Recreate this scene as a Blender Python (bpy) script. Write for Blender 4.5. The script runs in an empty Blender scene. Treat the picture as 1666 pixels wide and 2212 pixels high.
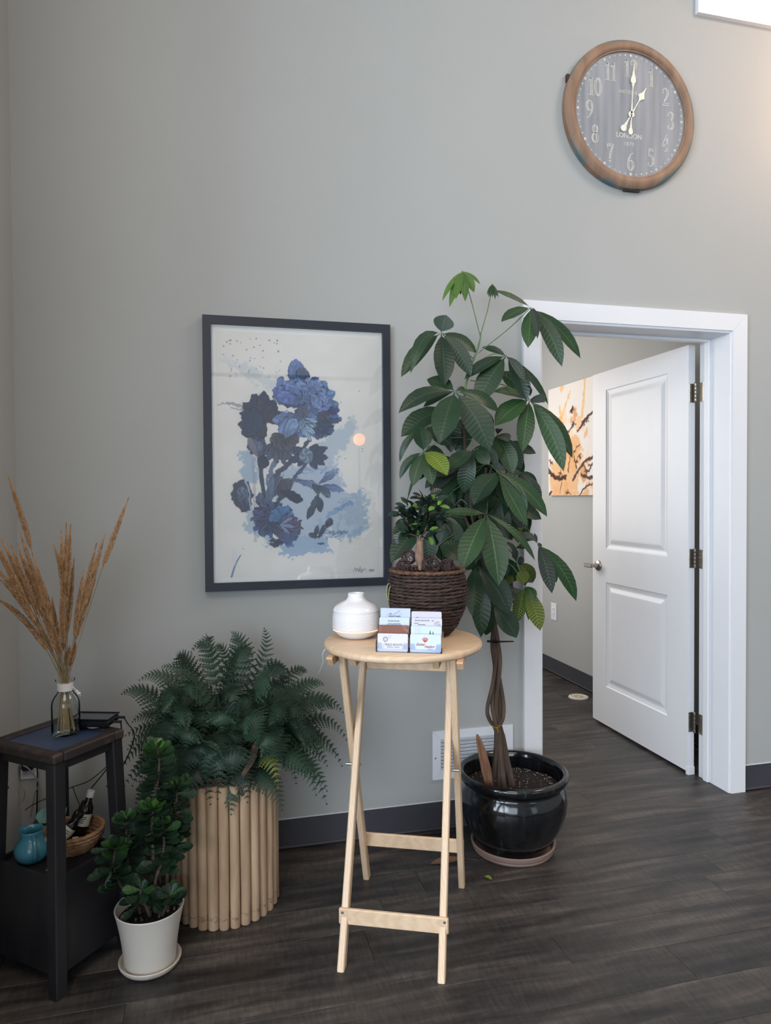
import bpy, math, random
import numpy as np
from mathutils import Vector, Matrix
from mathutils.noise import noise as mnoise

SC = bpy.context.scene
COL = SC.collection
rnd = random.Random(7)
PI = math.pi

# ------------------------------------------------------------------ camera
CAMPOS = Vector((0.0, -2.6698, 1.3352))
FPX, YAW, PITCH, ROLL = 1523.74, 0.24615, -0.021339, -0.006203
_f = Vector((math.sin(YAW)*math.cos(PITCH), math.cos(YAW)*math.cos(PITCH), math.sin(PITCH)))
_r = Vector((math.cos(YAW), -math.sin(YAW), 0.0))
_u = _r.cross(_f)
CR = _r*math.cos(ROLL) + _u*math.sin(ROLL)
CU = -_r*math.sin(ROLL) + _u*math.cos(ROLL)
CF = _f
cam = bpy.data.cameras.new('camera'); camo = bpy.data.objects.new('camera', cam)
COL.objects.link(camo)
cam.sensor_fit = 'HORIZONTAL'; cam.sensor_width = 36.0
cam.lens = 36.0*FPX/1666.0
cam.clip_start = 0.02
M = Matrix((CR, CU, -CF)).transposed().to_4x4(); M.translation = CAMPOS
camo.matrix_world = M
SC.camera = camo

# ------------------------------------------------------------------ world, lights, exposure
SC.view_settings.view_transform = 'Standard'
SC.view_settings.look = 'None'
SC.view_settings.gamma = 1.0
SC.view_settings.use_curve_mapping = False
SC.view_settings.exposure = 0.0

w = bpy.data.worlds.new('sky'); SC.world = w; w.use_nodes = True
bg = w.node_tree.nodes['Background']
bg.inputs['Color'].default_value = (0.80, 0.90, 1.0, 1); bg.inputs['Strength'].default_value = 1.6

def area(name, loc, target, sx, sy, power, color):
    l = bpy.data.lights.new(name, 'AREA'); l.shape = 'RECTANGLE'; l.size = sx; l.size_y = sy
    l.energy = power; l.color = color
    o = bpy.data.objects.new(name, l); COL.objects.link(o)
    o.location = loc
    d = (Vector(target)-Vector(loc)).normalized()
    o.rotation_euler = d.to_track_quat('-Z', 'Y').to_euler()
    return o
LEFTWIN = area('daylight_left_windows', (-3.42, -4.1, 1.9), (1.0, -3.5, 1.7), 3.8, 2.3, 310, (0.74, 0.86, 1.0))
FRONTWIN = area('daylight_front_windows', (-1.95, -6.4, 1.7), (-1.6, 0.0, 1.5), 3.0, 2.3, 78, (0.78, 0.88, 1.0))
CEILLAMP = area('ceiling_lamp', (-.4, -3.4, 4.2), (0.6, -1.6, 0), 1.6, 1.6, 52, (1.0, 0.80, 0.62))
CEILLAMP2 = area('ceiling_lamp', (3.1, -1.6, 4.2), (3.1, -.8, 0), .9, .9, 42, (1.0, 0.80, 0.66))
bl = bpy.data.lights.new('bulb', 'POINT'); bl.energy = 14; bl.color = (1.0, .58, .34); bl.shadow_soft_size = .06
blo = bpy.data.objects.new('bulb', bl); COL.objects.link(blo); blo.location = (2.95, -.25, 3.15)
area('office_daylight', (.83, 2.25, 1.62), (2.2, 1.25, 1.25), 1.3, 1.3, 54, (0.98, 0.95, 0.93))
area('office_fill', (1.5, 1.6, 2.66), (1.5, 1.6, 0), .6, .6, 5, (1.0, 0.86, 0.74))  # weak overhead fill added to brighten the office, no fixture there

# ------------------------------------------------------------------ helpers
def at(px, py, Y=None, Z=None, X=None):
    """point of the scene seen at pixel (px, py) of the photograph, on a given plane"""
    r = CR*((px-833.0)/FPX) - CU*((py-1106.0)/FPX) + CF
    if Y is not None: t = (Y-CAMPOS.y)/r.y
    elif Z is not None: t = (Z-CAMPOS.z)/r.z
    else: t = (X-CAMPOS.x)/r.x
    return CAMPOS + r*t
def ppm(p):
    return FPX/max(.2, (Vector(p)-CAMPOS).dot(CF))

def lin(c):
    return tuple(((v/255.0)/12.92 if v/255.0 <= .04045 else ((v/255.0+.055)/1.055)**2.4) for v in c[:3])

def empty(name, loc, label, cat, group=None):
    o = bpy.data.objects.new(name, None); COL.objects.link(o)
    o.location = loc; o.empty_display_size = .05
    o['label'] = label; o['category'] = cat
    if group: o['group'] = group
    return o
def tag(o, label, cat, group=None):
    o['label'] = label; o['category'] = cat
    if group: o['group'] = group
    return o
def wloc(o):
    v = Vector((0, 0, 0))
    while o is not None:
        v += o.location; o = o.parent
    return v

class MB:
    def __init__(self):
        self.v = []; self.f = []; self.uv = []; self.c = []
    def add(self, verts, faces, uvs=None):
        n = len(self.v); self.v += [tuple(p) for p in verts]
        self.f += [tuple(i+n for i in f) for f in faces]
        self.uv += (list(uvs) if uvs else [(0, 0)]*len(verts))
        return self
    def box(self, c, s, ax=None, bev=0.0):
        """centre, full size, optional 3 axes; bev: chamfered edges"""
        c = Vector(c); ax = ax or (Vector((1, 0, 0)), Vector((0, 1, 0)), Vector((0, 0, 1)))
        hx, hy, hz = s[0]/2, s[1]/2, s[2]/2
        if bev <= 0:
            P = [c+ax[0]*(x*hx)+ax[1]*(y*hy)+ax[2]*(z*hz) for x in (-1, 1) for y in (-1, 1) for z in (-1, 1)]
            F = [(0, 1, 3, 2), (4, 6, 7, 5), (0, 4, 5, 1), (2, 3, 7, 6), (0, 2, 6, 4), (1, 5, 7, 3)]
            return self.add(P, F)
        b = min(bev, hx*.9, hy*.9, hz*.9)
        P = []; idx = {}
        for x in (-1, 1):
            for y in (-1, 1):
                for z in (-1, 1):
                    for k in range(3):
                        d = [hx-b, hy-b, hz-b]; d[k] = (hx, hy, hz)[k]
                        idx[(x, y, z, k)] = len(P)
                        P.append(c+ax[0]*(x*d[0])+ax[1]*(y*d[1])+ax[2]*(z*d[2]))
        F = []
        S = (-1, 1)
        for x in S:
            q = [idx[(x, y, z, 0)] for y, z in ((-1, -1), (1, -1), (1, 1), (-1, 1))]; F.append(q if x > 0 else q[::-1])
        for y in S:
            q = [idx[(x, y, z, 1)] for x, z in ((-1, -1), (-1, 1), (1, 1), (1, -1))]; F.append(q if y > 0 else q[::-1])
        for z in S:
            q = [idx[(x, y, z, 2)] for x, y in ((-1, -1), (1, -1), (1, 1), (-1, 1))]; F.append(q if z > 0 else q[::-1])
        for y in S:
            for z in S:
                F.append([idx[(-1, y, z, 1)], idx[(1, y, z, 1)], idx[(1, y, z, 2)], idx[(-1, y, z, 2)]][::(1 if y*z < 0 else -1)])
        for x in S:
            for z in S:
                F.append([idx[(x, -1, z, 0)], idx[(x, 1, z, 0)], idx[(x, 1, z, 2)], idx[(x, -1, z, 2)]][::(1 if x*z > 0 else -1)])
        for x in S:
            for y in S:
                F.append([idx[(x, y, -1, 0)], idx[(x, y, 1, 0)], idx[(x, y, 1, 1)], idx[(x, y, -1, 1)]][::(1 if x*y < 0 else -1)])
        for x in S:
            for y in S:
                for z in S:
                    F.append([idx[(x, y, z, 0)], idx[(x, y, z, 1)], idx[(x, y, z, 2)]][::(1 if x*y*z > 0 else -1)])
        return self.add(P, F)
    def bar(self, p0, p1, w, d, up=(0, 0, 1), bev=.002, s1=1.0):
        p0 = Vector(p0); p1 = Vector(p1); z = (p1-p0); L = z.length; z.normalize()
        x = Vector(up).cross(z)
        if x.length < 1e-4: x = Vector((1, 0, 0))
        x.normalize(); y = z.cross(x)
        return self.box((p0+p1)/2, (w, d, L), (x, y, z), bev)
    def tube(self, pts, r, n=8, cap=True):
        pts = [Vector(p) for p in pts]; m = len(pts)
        rs = r if isinstance(r, (list, tuple)) else [r]*m
        V = []; U = []
        t = (pts[1]-pts[0]).normalized()
        a = t.orthogonal().normalized()
        L = 0
        for i, p in enumerate(pts):
            if i == 0: t = (pts[1]-pts[0])
            elif i == m-1: t = (pts[-1]-pts[-2])
            else: t = (pts[i+1]-pts[i-1])
            if i: L += (pts[i]-pts[i-1]).length
            t = t.normalized() if t.length > 1e-9 else Vector((0, 0, 1))
            a = a - t*a.dot(t)
            a = a.normalized() if a.length > 1e-6 else t.orthogonal().normalized()
            b = t.cross(a)
            for k in range(n):
                an = 2*PI*k/n
                V.append(p + (a*math.cos(an)+b*math.sin(an))*rs[i]); U.append((k/n, L))
        F = []
        for i in range(m-1):
            for k in range(n):
                k2 = (k+1) % n
                F.append((i*n+k, i*n+k2, (i+1)*n+k2, (i+1)*n+k))
        if cap:
            F.append(tuple(range(n-1, -1, -1))); F.append(tuple((m-1)*n+k for k in range(n)))
        return self.add(V, F, U)
    def lathe(self, c, prof, n=40, ax=None, wob=None, closed=False):
        """prof: list of (radius, height)"""
        c = Vector(c); ax = ax or (Vector((1, 0, 0)), Vector((0, 1, 0)), Vector((0, 0, 1)))
        V = []; U = []; F = []; m = len(prof)
        for j, (r, h) in enumerate(prof):
            for k in range(n):
                a = 2*PI*k/n
                rr = r*(1+(wob(a, h) if wob else 0))
                V.append(c+ax[0]*(rr*math.cos(a))+ax[1]*(rr*math.sin(a))+ax[2]*h); U.append((k/n, j/max(1, m-1)))
        for j in range(m-1 if not closed else m):
            j2 = (j+1) % m
            for k in range(n):
                k2 = (k+1) % n
                F.append((j*n+k, j*n+k2, j2*n+k2, j2*n+k))
        if not closed:
            if prof[0][0] > 1e-5: F.append(tuple(range(n-1, -1, -1)))
            if prof[-1][0] > 1e-5: F.append(tuple((m-1)*n+k for k in range(n)))
        return self.add(V, F, U)
    def prism(self, poly, o, ux, uy, th):
        """2-D outline (ccw) in the frame o, ux, uy, extruded by th along ux x uy"""
        o = Vector(o); ux = Vector(ux); uy = Vector(uy); nz = ux.cross(uy)
        n = len(poly)
        V = [o+ux*x+uy*y for x, y in poly] + [o+ux*x+uy*y+nz*th for x, y in poly]
        F = [tuple(range(n-1, -1, -1)), tuple(range(n, 2*n))]
        for i in range(n):
            j = (i+1) % n; F.append((i, j, n+j, n+i))
        return self.add(V, F)
    def ribbon(self, pts, w, o, ux, uy, h=.0008):
        """flat raised line through 2-D points in the frame"""
        o = Vector(o); ux = Vector(ux); uy = Vector(uy); nz = ux.cross(uy)
        P = [Vector((a, b)) for a, b in pts]; V = []; n = len(P)
        for i, p in enumerate(P):
            d = (P[min(i+1, n-1)]-P[max(i-1, 0)])
            d = d.normalized() if d.length > 1e-9 else Vector((1, 0))
            q = Vector((-d.y, d.x))*(w/2)
            for s in (q, -q):
                for hh in (0, h):
                    c = p+s; V.append(o+ux*c.x+uy*c.y+nz*hh)
        F = []
        for i in range(n-1):
            a = i*4; b = a+4
            F += [(a+1, a+3, b+3, b+1), (a, a+1, b+1, b), (a+2, b+2, b+3, a+3)]
        F += [(0, 2, 3, 1), (n*4-4, n*4-3, n*4-1, n*4-2)]
        return self.add(V, F)
    def ball(self, c, r, n=12, m=8, sq=(1, 1, 1)):
        c = Vector(c); V = [c+Vector((0, 0, -r*sq[2]))]; F = []
        for j in range(1, m):
            t = PI*j/m
            for k in range(n):
                a = 2*PI*k/n
                V.append(c+Vector((r*sq[0]*math.sin(t)*math.cos(a), r*sq[1]*math.sin(t)*math.sin(a), -r*sq[2]*math.cos(t))))
        V.append(c+Vector((0, 0, r*sq[2])))
        for k in range(n):
            F.append((0, 1+(k+1) % n, 1+k))
            F.append((len(V)-1, 1+(m-2)*n+k, 1+(m-2)*n+(k+1) % n))
        for j in range(m-2):
            for k in range(n):
                k2 = (k+1) % n
                F.append((1+j*n+k, 1+j*n+k2, 1+(j+1)*n+k2, 1+(j+1)*n+k))
        return self.add(V, F)
    def build(self, name, mat, parent=None, smooth=False, origin=None, angle=35):
        off = wloc(parent) if parent is not None else Vector((0, 0, 0))
        loc = Vector((0, 0, 0))
        if origin is not None: loc = Vector(origin)-off
        me = bpy.data.meshes.new(name)
        o3 = off+loc
        me.from_pydata([(p[0]-o3.x, p[1]-o3.y, p[2]-o3.z) for p in self.v], [], self.f)
        uvl = me.uv_layers.new(name='UVMap')
        li = np.empty(len(me.loops), dtype=np.int32); me.loops.foreach_get('vertex_index', li)
        uva = np.array(self.uv, dtype=np.float32)[li]
        uvl.data.foreach_set('uv', uva.ravel())
        if smooth:
            me.polygons.foreach_set('use_smooth', [True]*len(me.polygons))
            if angle and angle < 180:
                me.set_sharp_from_angle(angle=math.radians(angle))
        me.materials.append(mat); me.update()
        o = bpy.data.objects.new(name, me); COL.objects.link(o)
        o.location = loc
        if parent is not None: o.parent = parent
        return o

def cr(pts, n=6):
    """Catmull-Rom through points of any dimension"""
    P = [np.array(p, float) for p in pts]; P = [2*P[0]-P[1]]+P+[2*P[-1]-P[-2]]
    out = []
    for i in range(1, len(P)-2):
        for k in range(n):
            t = k/n; a, b, c, d = P[i-1:i+3]
            out.append(tuple(.5*((2*b)+(-a+c)*t+(2*a-5*b+4*c-d)*t*t+(-a+3*b-3*c+d)*t**3)))
    out.append(tuple(P[-2])); return out

def text(name, s, size, o, ux, uy, mat, parent, align='CENTER', ext=.00015, sx=1.0, shear=0.0, space=1.0, bold=0.0):
    cu = bpy.data.curves.new(name, 'FONT'); cu.body = s; cu.size = size; cu.align_x = align; cu.align_y = 'CENTER'
    cu.extrude = ext; cu.shear = shear; cu.space_character = space; cu.offset = bold; cu.resolution_u = 3
    cu.materials.append(mat)
    tmp = bpy.data.objects.new('tmp', cu); COL.objects.link(tmp)
    dg = bpy.context.evaluated_depsgraph_get(); me = bpy.data.meshes.new_from_object(tmp.evaluated_get(dg)); me.name = name
    bpy.data.objects.remove(tmp); bpy.data.curves.remove(cu)
    ob = bpy.data.objects.new(name, me); COL.objects.link(ob); ob['kind'] = 'stuff'
    ux = Vector(ux).normalized(); uy = Vector(uy).normalized(); nz = ux.cross(uy)
    Mt = Matrix((ux*sx, uy, nz)).transposed().to_4x4(); Mt.translation = Vector(o)-wloc(parent)
    ob.parent = parent; ob.matrix_local = Mt
    return ob

# ------------------------------------------------------------------ materials
def newmat(name):
    m = bpy.data.materials.new(name); m.use_nodes = True
    nt = m.node_tree; b = nt.nodes['Principled BSDF']
    return m, nt, b
def N(nt, t, **k):
    n = nt.nodes.new(t)
    for a, v in k.items():
        if a.startswith('i_'): n.inputs[a[2:].replace('_', ' ')].default_value = v
        else: setattr(n, a, v)
    return n
def ramp(nt, src, stops):
    r = nt.nodes.new('ShaderNodeValToRGB'); e = r.color_ramp.elements
    while len(e) < len(stops): e.new(.5)
    for i, (p, c) in enumerate(stops):
        e[i].position = p; e[i].color = (*lin(c), 1)
    nt.links.new(src, r.inputs['Fac']); return r
def mapping(nt, scale, coord='Object', rot=(0, 0, 0), randoff=False):
    tc = nt.nodes.new('ShaderNodeTexCoord'); mp = nt.nodes.new('ShaderNodeMapping')
    mp.inputs['Scale'].default_value = scale; mp.inputs['Rotation'].default_value = rot
    nt.links.new(tc.outputs[coord], mp.inputs['Vector'])
    if randoff:
        oi = nt.nodes.new('ShaderNodeObjectInfo'); mul = N(nt, 'ShaderNodeMath', operation='MULTIPLY'); mul.inputs[1].default_value = 37.0
        nt.links.new(oi.outputs['Random'], mul.inputs[0])
        cb = nt.nodes.new('ShaderNodeCombineXYZ')
        for k in 'XYZ': nt.links.new(mul.outputs[0], cb.inputs[k])
        nt.links.new(cb.outputs[0], mp.inputs['Location'])
    return mp
def setin(b, name, v):
    if name in b.inputs: b.inputs[name].default_value = v
def plain(name, c, rough=.5, metal=0.0, spec=.5, c2=None, scale=(8, 8, 8), bump=0.0, bscale=60, trans=0.0, ior=1.45, emit=None, estr=0, coat=0, sss=0, ramp_pos=(.35, .65), randoff=False, coord='Object', detail=4, bdist=.002):
    m, nt, b = newmat(name)
    b.inputs['Base Color'].default_value = (*lin(c), 1)
    b.inputs['Roughness'].default_value = rough; b.inputs['Metallic'].default_value = metal
    setin(b, 'Specular IOR Level', spec); b.inputs['IOR'].default_value = ior
    setin(b, 'Transmission Weight', trans); setin(b, 'Coat Weight', coat)
    if emit: setin(b, 'Emission Color', (*lin(emit), 1)); setin(b, 'Emission Strength', estr)
    if c2:
        mp = mapping(nt, scale, coord, randoff=randoff); no = N(nt, 'ShaderNodeTexNoise'); no.inputs['Scale'].default_value = 1.0; no.inputs['Detail'].default_value = detail
        nt.links.new(mp.outputs[0], no.inputs['Vector'])
        r = ramp(nt, no.outputs['Fac'], [(ramp_pos[0], c), (ramp_pos[1], c2)])
        nt.links.new(r.outputs[0], b.inputs['Base Color'])
    if bump:
        mp2 = mapping(nt, (bscale,)*3 if not isinstance(bscale, tuple) else bscale, coord); n2 = N(nt, 'ShaderNodeTexNoise'); n2.inputs['Scale'].default_value = 1.0; n2.inputs['Detail'].default_value = 3
        nt.links.new(mp2.outputs[0], n2.inputs['Vector'])
        bp = N(nt, 'ShaderNodeBump'); bp.inputs['Strength'].default_value = bump; bp.inputs['Distance'].default_value = bdist
        nt.links.new(n2.outputs['Fac'], bp.inputs['Height']); nt.links.new(bp.outputs[0], b.inputs['Normal'])
    return m

WALLC = (171, 172, 170)
M_wall = plain('wall_paint', WALLC, .6, spec=.3, c2=(174, 175, 173), scale=(1.3, 1.3, 1.3), bump=.12, bscale=220)
M_ceil = plain('ceiling_paint', (235, 233, 228), .7)
M_white = plain('white_trim_paint', (232, 233, 236), .38, c2=(228, 229, 233), scale=(3, 3, 1))
M_base = plain('vinyl_baseboard', (62, 62, 68), .5, c2=(70, 70, 76), scale=(3, 3, 3))
M_caulk = plain('caulk', (222, 222, 226), .5)
M_steel = plain('brushed_nickel', (176, 168, 158), .32, metal=1.0, bump=.1, bscale=(40, 40, 400))
M_screw = plain('screw_steel', (150, 148, 140), .35, metal=1.0)
M_black = plain('black_plastic', (22, 22, 26), .4)

def wood(name, c1, c2, c3, axis, rot=(0, 0, 0), rough=.42, fine=34.0, rings=3.0, randoff=True, bump=.15, wavew=.30):
    """grain lines running along axis 0/1/2 of the object's (optionally rotated) space"""
    m, nt, b = newmat(name)
    sc = [fine]*3; sc[axis] = fine*.02
    mp = mapping(nt, tuple(sc), 'Object', rot, randoff)
    n1 = N(nt, 'ShaderNodeTexNoise'); n1.inputs['Scale'].default_value = 1; n1.inputs['Detail'].default_value = 6; n1.inputs['Distortion'].default_value = .6
    nt.links.new(mp.outputs[0], n1.inputs['Vector'])
    sc2 = [rings*6]*3; sc2[axis] = rings*.35
    mp2 = mapping(nt, tuple(sc2), 'Object', rot, randoff)
    wv = N(nt, 'ShaderNodeTexWave'); wv.inputs['Scale'].default_value = 1.2; wv.inputs['Distortion'].default_value = 7; wv.inputs['Detail'].default_value = 2
    nt.links.new(mp2.outputs[0], wv.inputs['Vector'])
    mx = N(nt, 'ShaderNodeMath', operation='MULTIPLY_ADD'); mx.inputs[1].default_value = .45
    mx.inputs[1].default_value = wavew
    nt.links.new(wv.outputs['Fac'], mx.inputs[0])
    m2 = N(nt, 'ShaderNodeMath', operation='MULTIPLY'); m2.inputs[1].default_value = .6
    nt.links.new(n1.outputs['Fac'], m2.inputs[0]); nt.links.new(m2.outputs[0], mx.inputs[2])
    r = ramp(nt, mx.outputs[0], [(.2, c1), (.5, c2), (.85, c3)])
    nt.links.new(r.outputs[0], b.inputs['Base Color'])
    b.inputs['Roughness'].default_value = rough
    bp = N(nt, 'ShaderNodeBump'); bp.inputs['Strength'].default_value = bump; bp.inputs['Distance'].default_value = .001
    nt.links.new(n1.outputs['Fac'], bp.inputs['Height']); nt.links.new(bp.outputs[0], b.inputs['Normal'])
    return m

def floor_mat():
    m, nt, b = newmat('dark_oak_plank')
    mp = mapping(nt, (3.2, 30, 20), 'Object', randoff=True)
    n1 = N(nt, 'ShaderNodeTexNoise'); n1.inputs['Scale'].default_value = 1; n1.inputs['Detail'].default_value = 8; n1.inputs['Roughness'].default_value = .62; n1.inputs['Distortion'].default_value = .8
    nt.links.new(mp.outputs[0], n1.inputs['Vector'])
    mpb = mapping(nt, (1.3, 3.0, 3), 'Object', randoff=True)
    n2 = N(nt, 'ShaderNodeTexWave'); n2.inputs['Scale'].default_value = 1.6; n2.inputs['Distortion'].default_value = 9; n2.inputs['Detail'].default_value = 3; n2.inputs['Detail Scale'].default_value = .8
    n2.bands_direction = 'Y'
    nt.links.new(mpb.outputs[0], n2.inputs['Vector'])
    mps = mapping(nt, (110, 22, 10), 'Object', randoff=True)      # saw marks across the grain
    n3 = N(nt, 'ShaderNodeTexNoise'); n3.inputs['Scale'].default_value = 1; n3.inputs['Detail'].default_value = 3
    nt.links.new(mps.outputs[0], n3.inputs['Vector'])
    mpl = mapping(nt, (2.4, 11.0, 1), 'Object', randoff=True)
    n4 = N(nt, 'ShaderNodeTexNoise'); n4.inputs['Scale'].default_value = 1; n4.inputs['Detail'].default_value = 2
    nt.links.new(mpl.outputs[0], n4.inputs['Vector'])
    def mul(s, k, add=None):
        q = N(nt, 'ShaderNodeMath', operation='MULTIPLY_ADD'); q.inputs[1].default_value = k
        nt.links.new(s, q.inputs[0])
        if add is not None: nt.links.new(add, q.inputs[2])
        else: q.inputs[2].default_value = 0
        return q.outputs[0]
    s = mul(n1.outputs['Fac'], .46); s = mul(n2.outputs['Fac'], .06, s); s = mul(n3.outputs['Fac'], .20, s); s = mul(n4.outputs['Fac'], .38, s)
    r = ramp(nt, s, [(.38, (24, 23, 24)), (.50, (48, 45, 44)), (.60, (68, 63, 60)), (.74, (98, 91, 85))])
    # each plank its own overall tone
    oi = nt.nodes.new('ShaderNodeObjectInfo'); mr = N(nt, 'ShaderNodeMapRange'); mr.inputs['To Min'].default_value = .92; mr.inputs['To Max'].default_value = 1.06
    nt.links.new(oi.outputs['Random'], mr.inputs['Value'])
    hs = N(nt, 'ShaderNodeHueSaturation'); nt.links.new(r.outputs[0], hs.inputs['Color']); nt.links.new(mr.outputs[0], hs.inputs['Value'])
    nt.links.new(hs.outputs[0], b.inputs['Base Color'])
    rr = N(nt, 'ShaderNodeMapRange'); rr.inputs['To Min'].default_value = .34; rr.inputs['To Max'].default_value = .58
    nt.links.new(n1.outputs['Fac'], rr.inputs['Value']); nt.links.new(rr.outputs[0], b.inputs['Roughness'])
    bp = N(nt, 'ShaderNodeBump'); bp.inputs['Strength'].default_value = .35; bp.inputs['Distance'].default_value = .0012
    nt.links.new(s, bp.inputs['Height']); nt.links.new(bp.outputs[0], b.inputs['Normal'])
    return m
M_floor = floor_mat()
M_sub = plain('floor_groove', (26, 23, 22), .8)

# ------------------------------------------------------------------ the room
def struct(o, label=None, cat=None):
    o['kind'] = 'structure'
    if label: o['label'] = label
    if cat: o['category'] = cat
    return o
WX0, WX1, HT, WT = -.642, 4.3, 4.35, .17
DX0, DX1, DZ = 1.322, 2.255, 2.062          # door opening in the wall
VX0, VX1, VZ0, VZ1 = 2.137, 3.7, 3.477, 4.15  # high window opening
mb = MB()
def span(x0, x1, z0, z1, y0=0.0, y1=WT):
    mb.box(((x0+x1)/2, (y0+y1)/2, (z0+z1)/2), (x1-x0, y1-y0, z1-z0))
span(WX0-.12, DX0, 0, HT); span(DX0, DX1, DZ, HT) if False else None
span(DX0, DX1, DZ, VZ0); span(DX1, WX1+.12, 0, VZ0); span(DX0, VX0, VZ0, HT); span(VX0, VX1, VZ1, HT); span(VX1, WX1+.12, VZ0, HT)
wall_back = struct(mb.build('wall_back', M_wall), 'tall pale grey painted wall carrying the framed picture and clock', 'wall')
mb = MB(); mb.box((WX0-.06, -.62, HT/2), (.12, 1.24, HT))
struct(mb.build('wall_left', M_wall), 'narrow strip of pale grey side wall beside the dark stool', 'wall')
# front part of the room, behind and beside the camera
mb = MB()
mb.box(((-3.5+WX0-.12)/2, -1.18, HT/2), (WX0-.12+3.5, .12, HT))
struct(mb.build('wall_return', M_wall), 'pale grey return wall left of the camera', 'wall')
mb = MB()
X = -3.56
mb.box((X, -3.8, .3), (.12, 5.2, .6)); mb.box((X, -3.8, 3.65), (.12, 5.2, 1.4)); mb.box((X, -6.3, 1.8), (.12, .4, 2.4)); mb.box((X, -1.3, 1.8), (.12, .3, 2.4))
struct(mb.build('wall_side', M_wall), 'window wall far to the left of the camera', 'wall')
mb = MB()
Y = -6.5
mb.box((.4, Y, .25), (8.1, .12, .5)); mb.box((.4, Y, 3.6), (8.1, .12, 1.5)); mb.box((1.15, Y, 1.7), (2.7, .12, 2.4))
struct(mb.build('wall_front', M_wall), 'street-side wall behind the camera', 'wall')
mb = MB(); mb.box((WX1+.06, -3.1, HT/2), (.12, 6.7, HT))
struct(mb.build('wall_right', M_wall), 'pale grey wall outside the right edge of the picture', 'wall')
mb = MB(); mb.box((.4, -3.15, HT+.05), (8.3, 6.9, .1))
struct(mb.build('ceiling', M_ceil), 'white ceiling high above the room', 'ceiling')
# the small office behind the door
IX = 2.515
mb = MB(); mb.box((IX+.06, 1.75, 1.4), (.12, 3.2, 2.8))
struct(mb.build('wall_office_right', M_wall), 'pale grey office wall seen through the doorway', 'wall')
mb = MB(); mb.box((.75, 1.75, 1.4), (.12, 3.2, 2.8))
struct(mb.build('wall_office_left', M_wall), 'left wall of the office behind the door', 'wall')
mb = MB(); mb.box((1.63, 3.39, 1.4), (1.9, .12, 2.8))
struct(mb.build('wall_office_back', M_wall), 'rear wall of the office behind the door', 'wall')
mb = MB(); mb.box((1.63, 1.80, 2.75), (1.9, 3.26, .1))
struct(mb.build('ceiling_office', M_ceil), 'white ceiling of the office behind the door', 'ceiling')

# floor: slab and one object per plank
mb = MB(); mb.box((.4, -1.6, -.03), (8.3, 10.2, .054))
floor = struct(mb.build('floor', M_sub), 'dark grey-brown wood plank floor', 'floor')
PL, PW = 1.22, .15
pm = MB(); pm.box((0, 0, -.0015), (PL-.0012, PW-.0012, .005), bev=.0009)
plank0 = None
known = {-4: 1.757, -6: .994, -7: 1.297, 0: 1.600, 1: 1.05, -5: .45, -3: .70, -1: 1.28, -2: 1.02}
pmesh = {}
def plank(x0, x1, y):
    key = round(x1-x0, 3)
    if key not in pmesh:
        q = MB(); q.box((0, 0, -.0015), (x1-x0-.0009, PW-.0009, .005), bev=.0005)
        o = q.build('plank', M_floor); pmesh[key] = o.data
    else:
        o = bpy.data.objects.new('plank', pmesh[key]); COL.objects.link(o)
    o.location = ((x0+x1)/2, y, 0); o.parent = floor
FX0, FX1 = -.64, 3.35
for k in range(-12, 18):
    y = .03+PW*k+PW/2
    off = known.get(k, rnd.uniform(0, PL))
    x0, x1 = (FX0, FX1) if y < -.02 else (.82, 2.5)
    if abs(y-.09) < .2 and y > -.02 and y < .2: x0, x1 = (1.34, 2.24)
    xs = [x0]
    e = off - math.ceil((off-x0)/PL)*PL
    while e < x1:
        if e > x0+.02 and e < x1-.02: xs.append(e)
        e += PL
    xs.append(x1)
    for a, b_ in zip(xs[:-1], xs[1:]): plank(round(a, 3), round(b_, 3), y)

# baseboards
def baseb(name, x0, x1, label):
    m_ = MB(); m_.box(((x0+x1)/2, -.0025, .058), (x1-x0, .005, .110), bev=.001)
    m_.box(((x0+x1)/2, -.006, .008), (x1-x0, .012, .010), bev=.003)
    o = struct(m_.build(name, M_base), label, 'baseboard')
    c = MB(); c.box(((x0+x1)/2, -.0015, .1145), (x1-x0, .003, .003)); c.build('caulk_line', M_caulk, o)
baseb('baseboard_left', WX0, 1.250, 'black vinyl baseboard running behind the table and planters')
baseb('baseboard_right', 2.326, WX1, 'black vinyl baseboard right of the door frame')
m_ = MB(); m_.box((IX-.0025, 1.75, .055), (.005, 3.1, .110)); m_.box((IX-.007, 1.75, .008), (.014, 3.1, .010), bev=.003)
struct(m_.build('baseboard_office', M_base), 'black vinyl baseboard inside the office', 'baseboard')
m_ = MB(); m_.box((WX0+.0025, -.62, .055), (.005, 1.2, .110))
struct(m_.build('baseboard_side', M_base), 'black vinyl baseboard on the left side wall', 'baseboard')

# door casing, jamb
tr = bpy.data.objects.new('trim_1', None); COL.objects.link(tr); tr.location = (1.25, 0, 0); struct(tr, 'white casing boards and jamb around the doorway', 'door frame')
CX0, CX1, CZ = 1.250, 2.325, 2.132; JX0, JX1, JZ = 1.335, 2.242, 2.047
cw = .0745; d = .017
m_ = MB(); m_.prism([(CX0, 0), (CX0+cw, 0), (CX0+cw, CZ-cw), (CX0, CZ)], (0, 0, 0), (1, 0, 0), (0, 0, 1), d); m_.build('casing_board', M_white, tr)
m_ = MB(); m_.prism([(CX1-cw, 0), (CX1, 0), (CX1, CZ), (CX1-cw, CZ-cw)], (0, 0, 0), (1, 0, 0), (0, 0, 1), d); m_.build('casing_board', M_white, tr)
m_ = MB(); m_.prism([(CX0+cw+.0006, CZ-cw), (CX1-cw-.0006, CZ-cw), (CX1-.0006, CZ), (CX0+.0006, CZ)], (0, 0, 0), (1, 0, 0), (0, 0, 1), d); m_.build('casing_board', M_white, tr)
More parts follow.
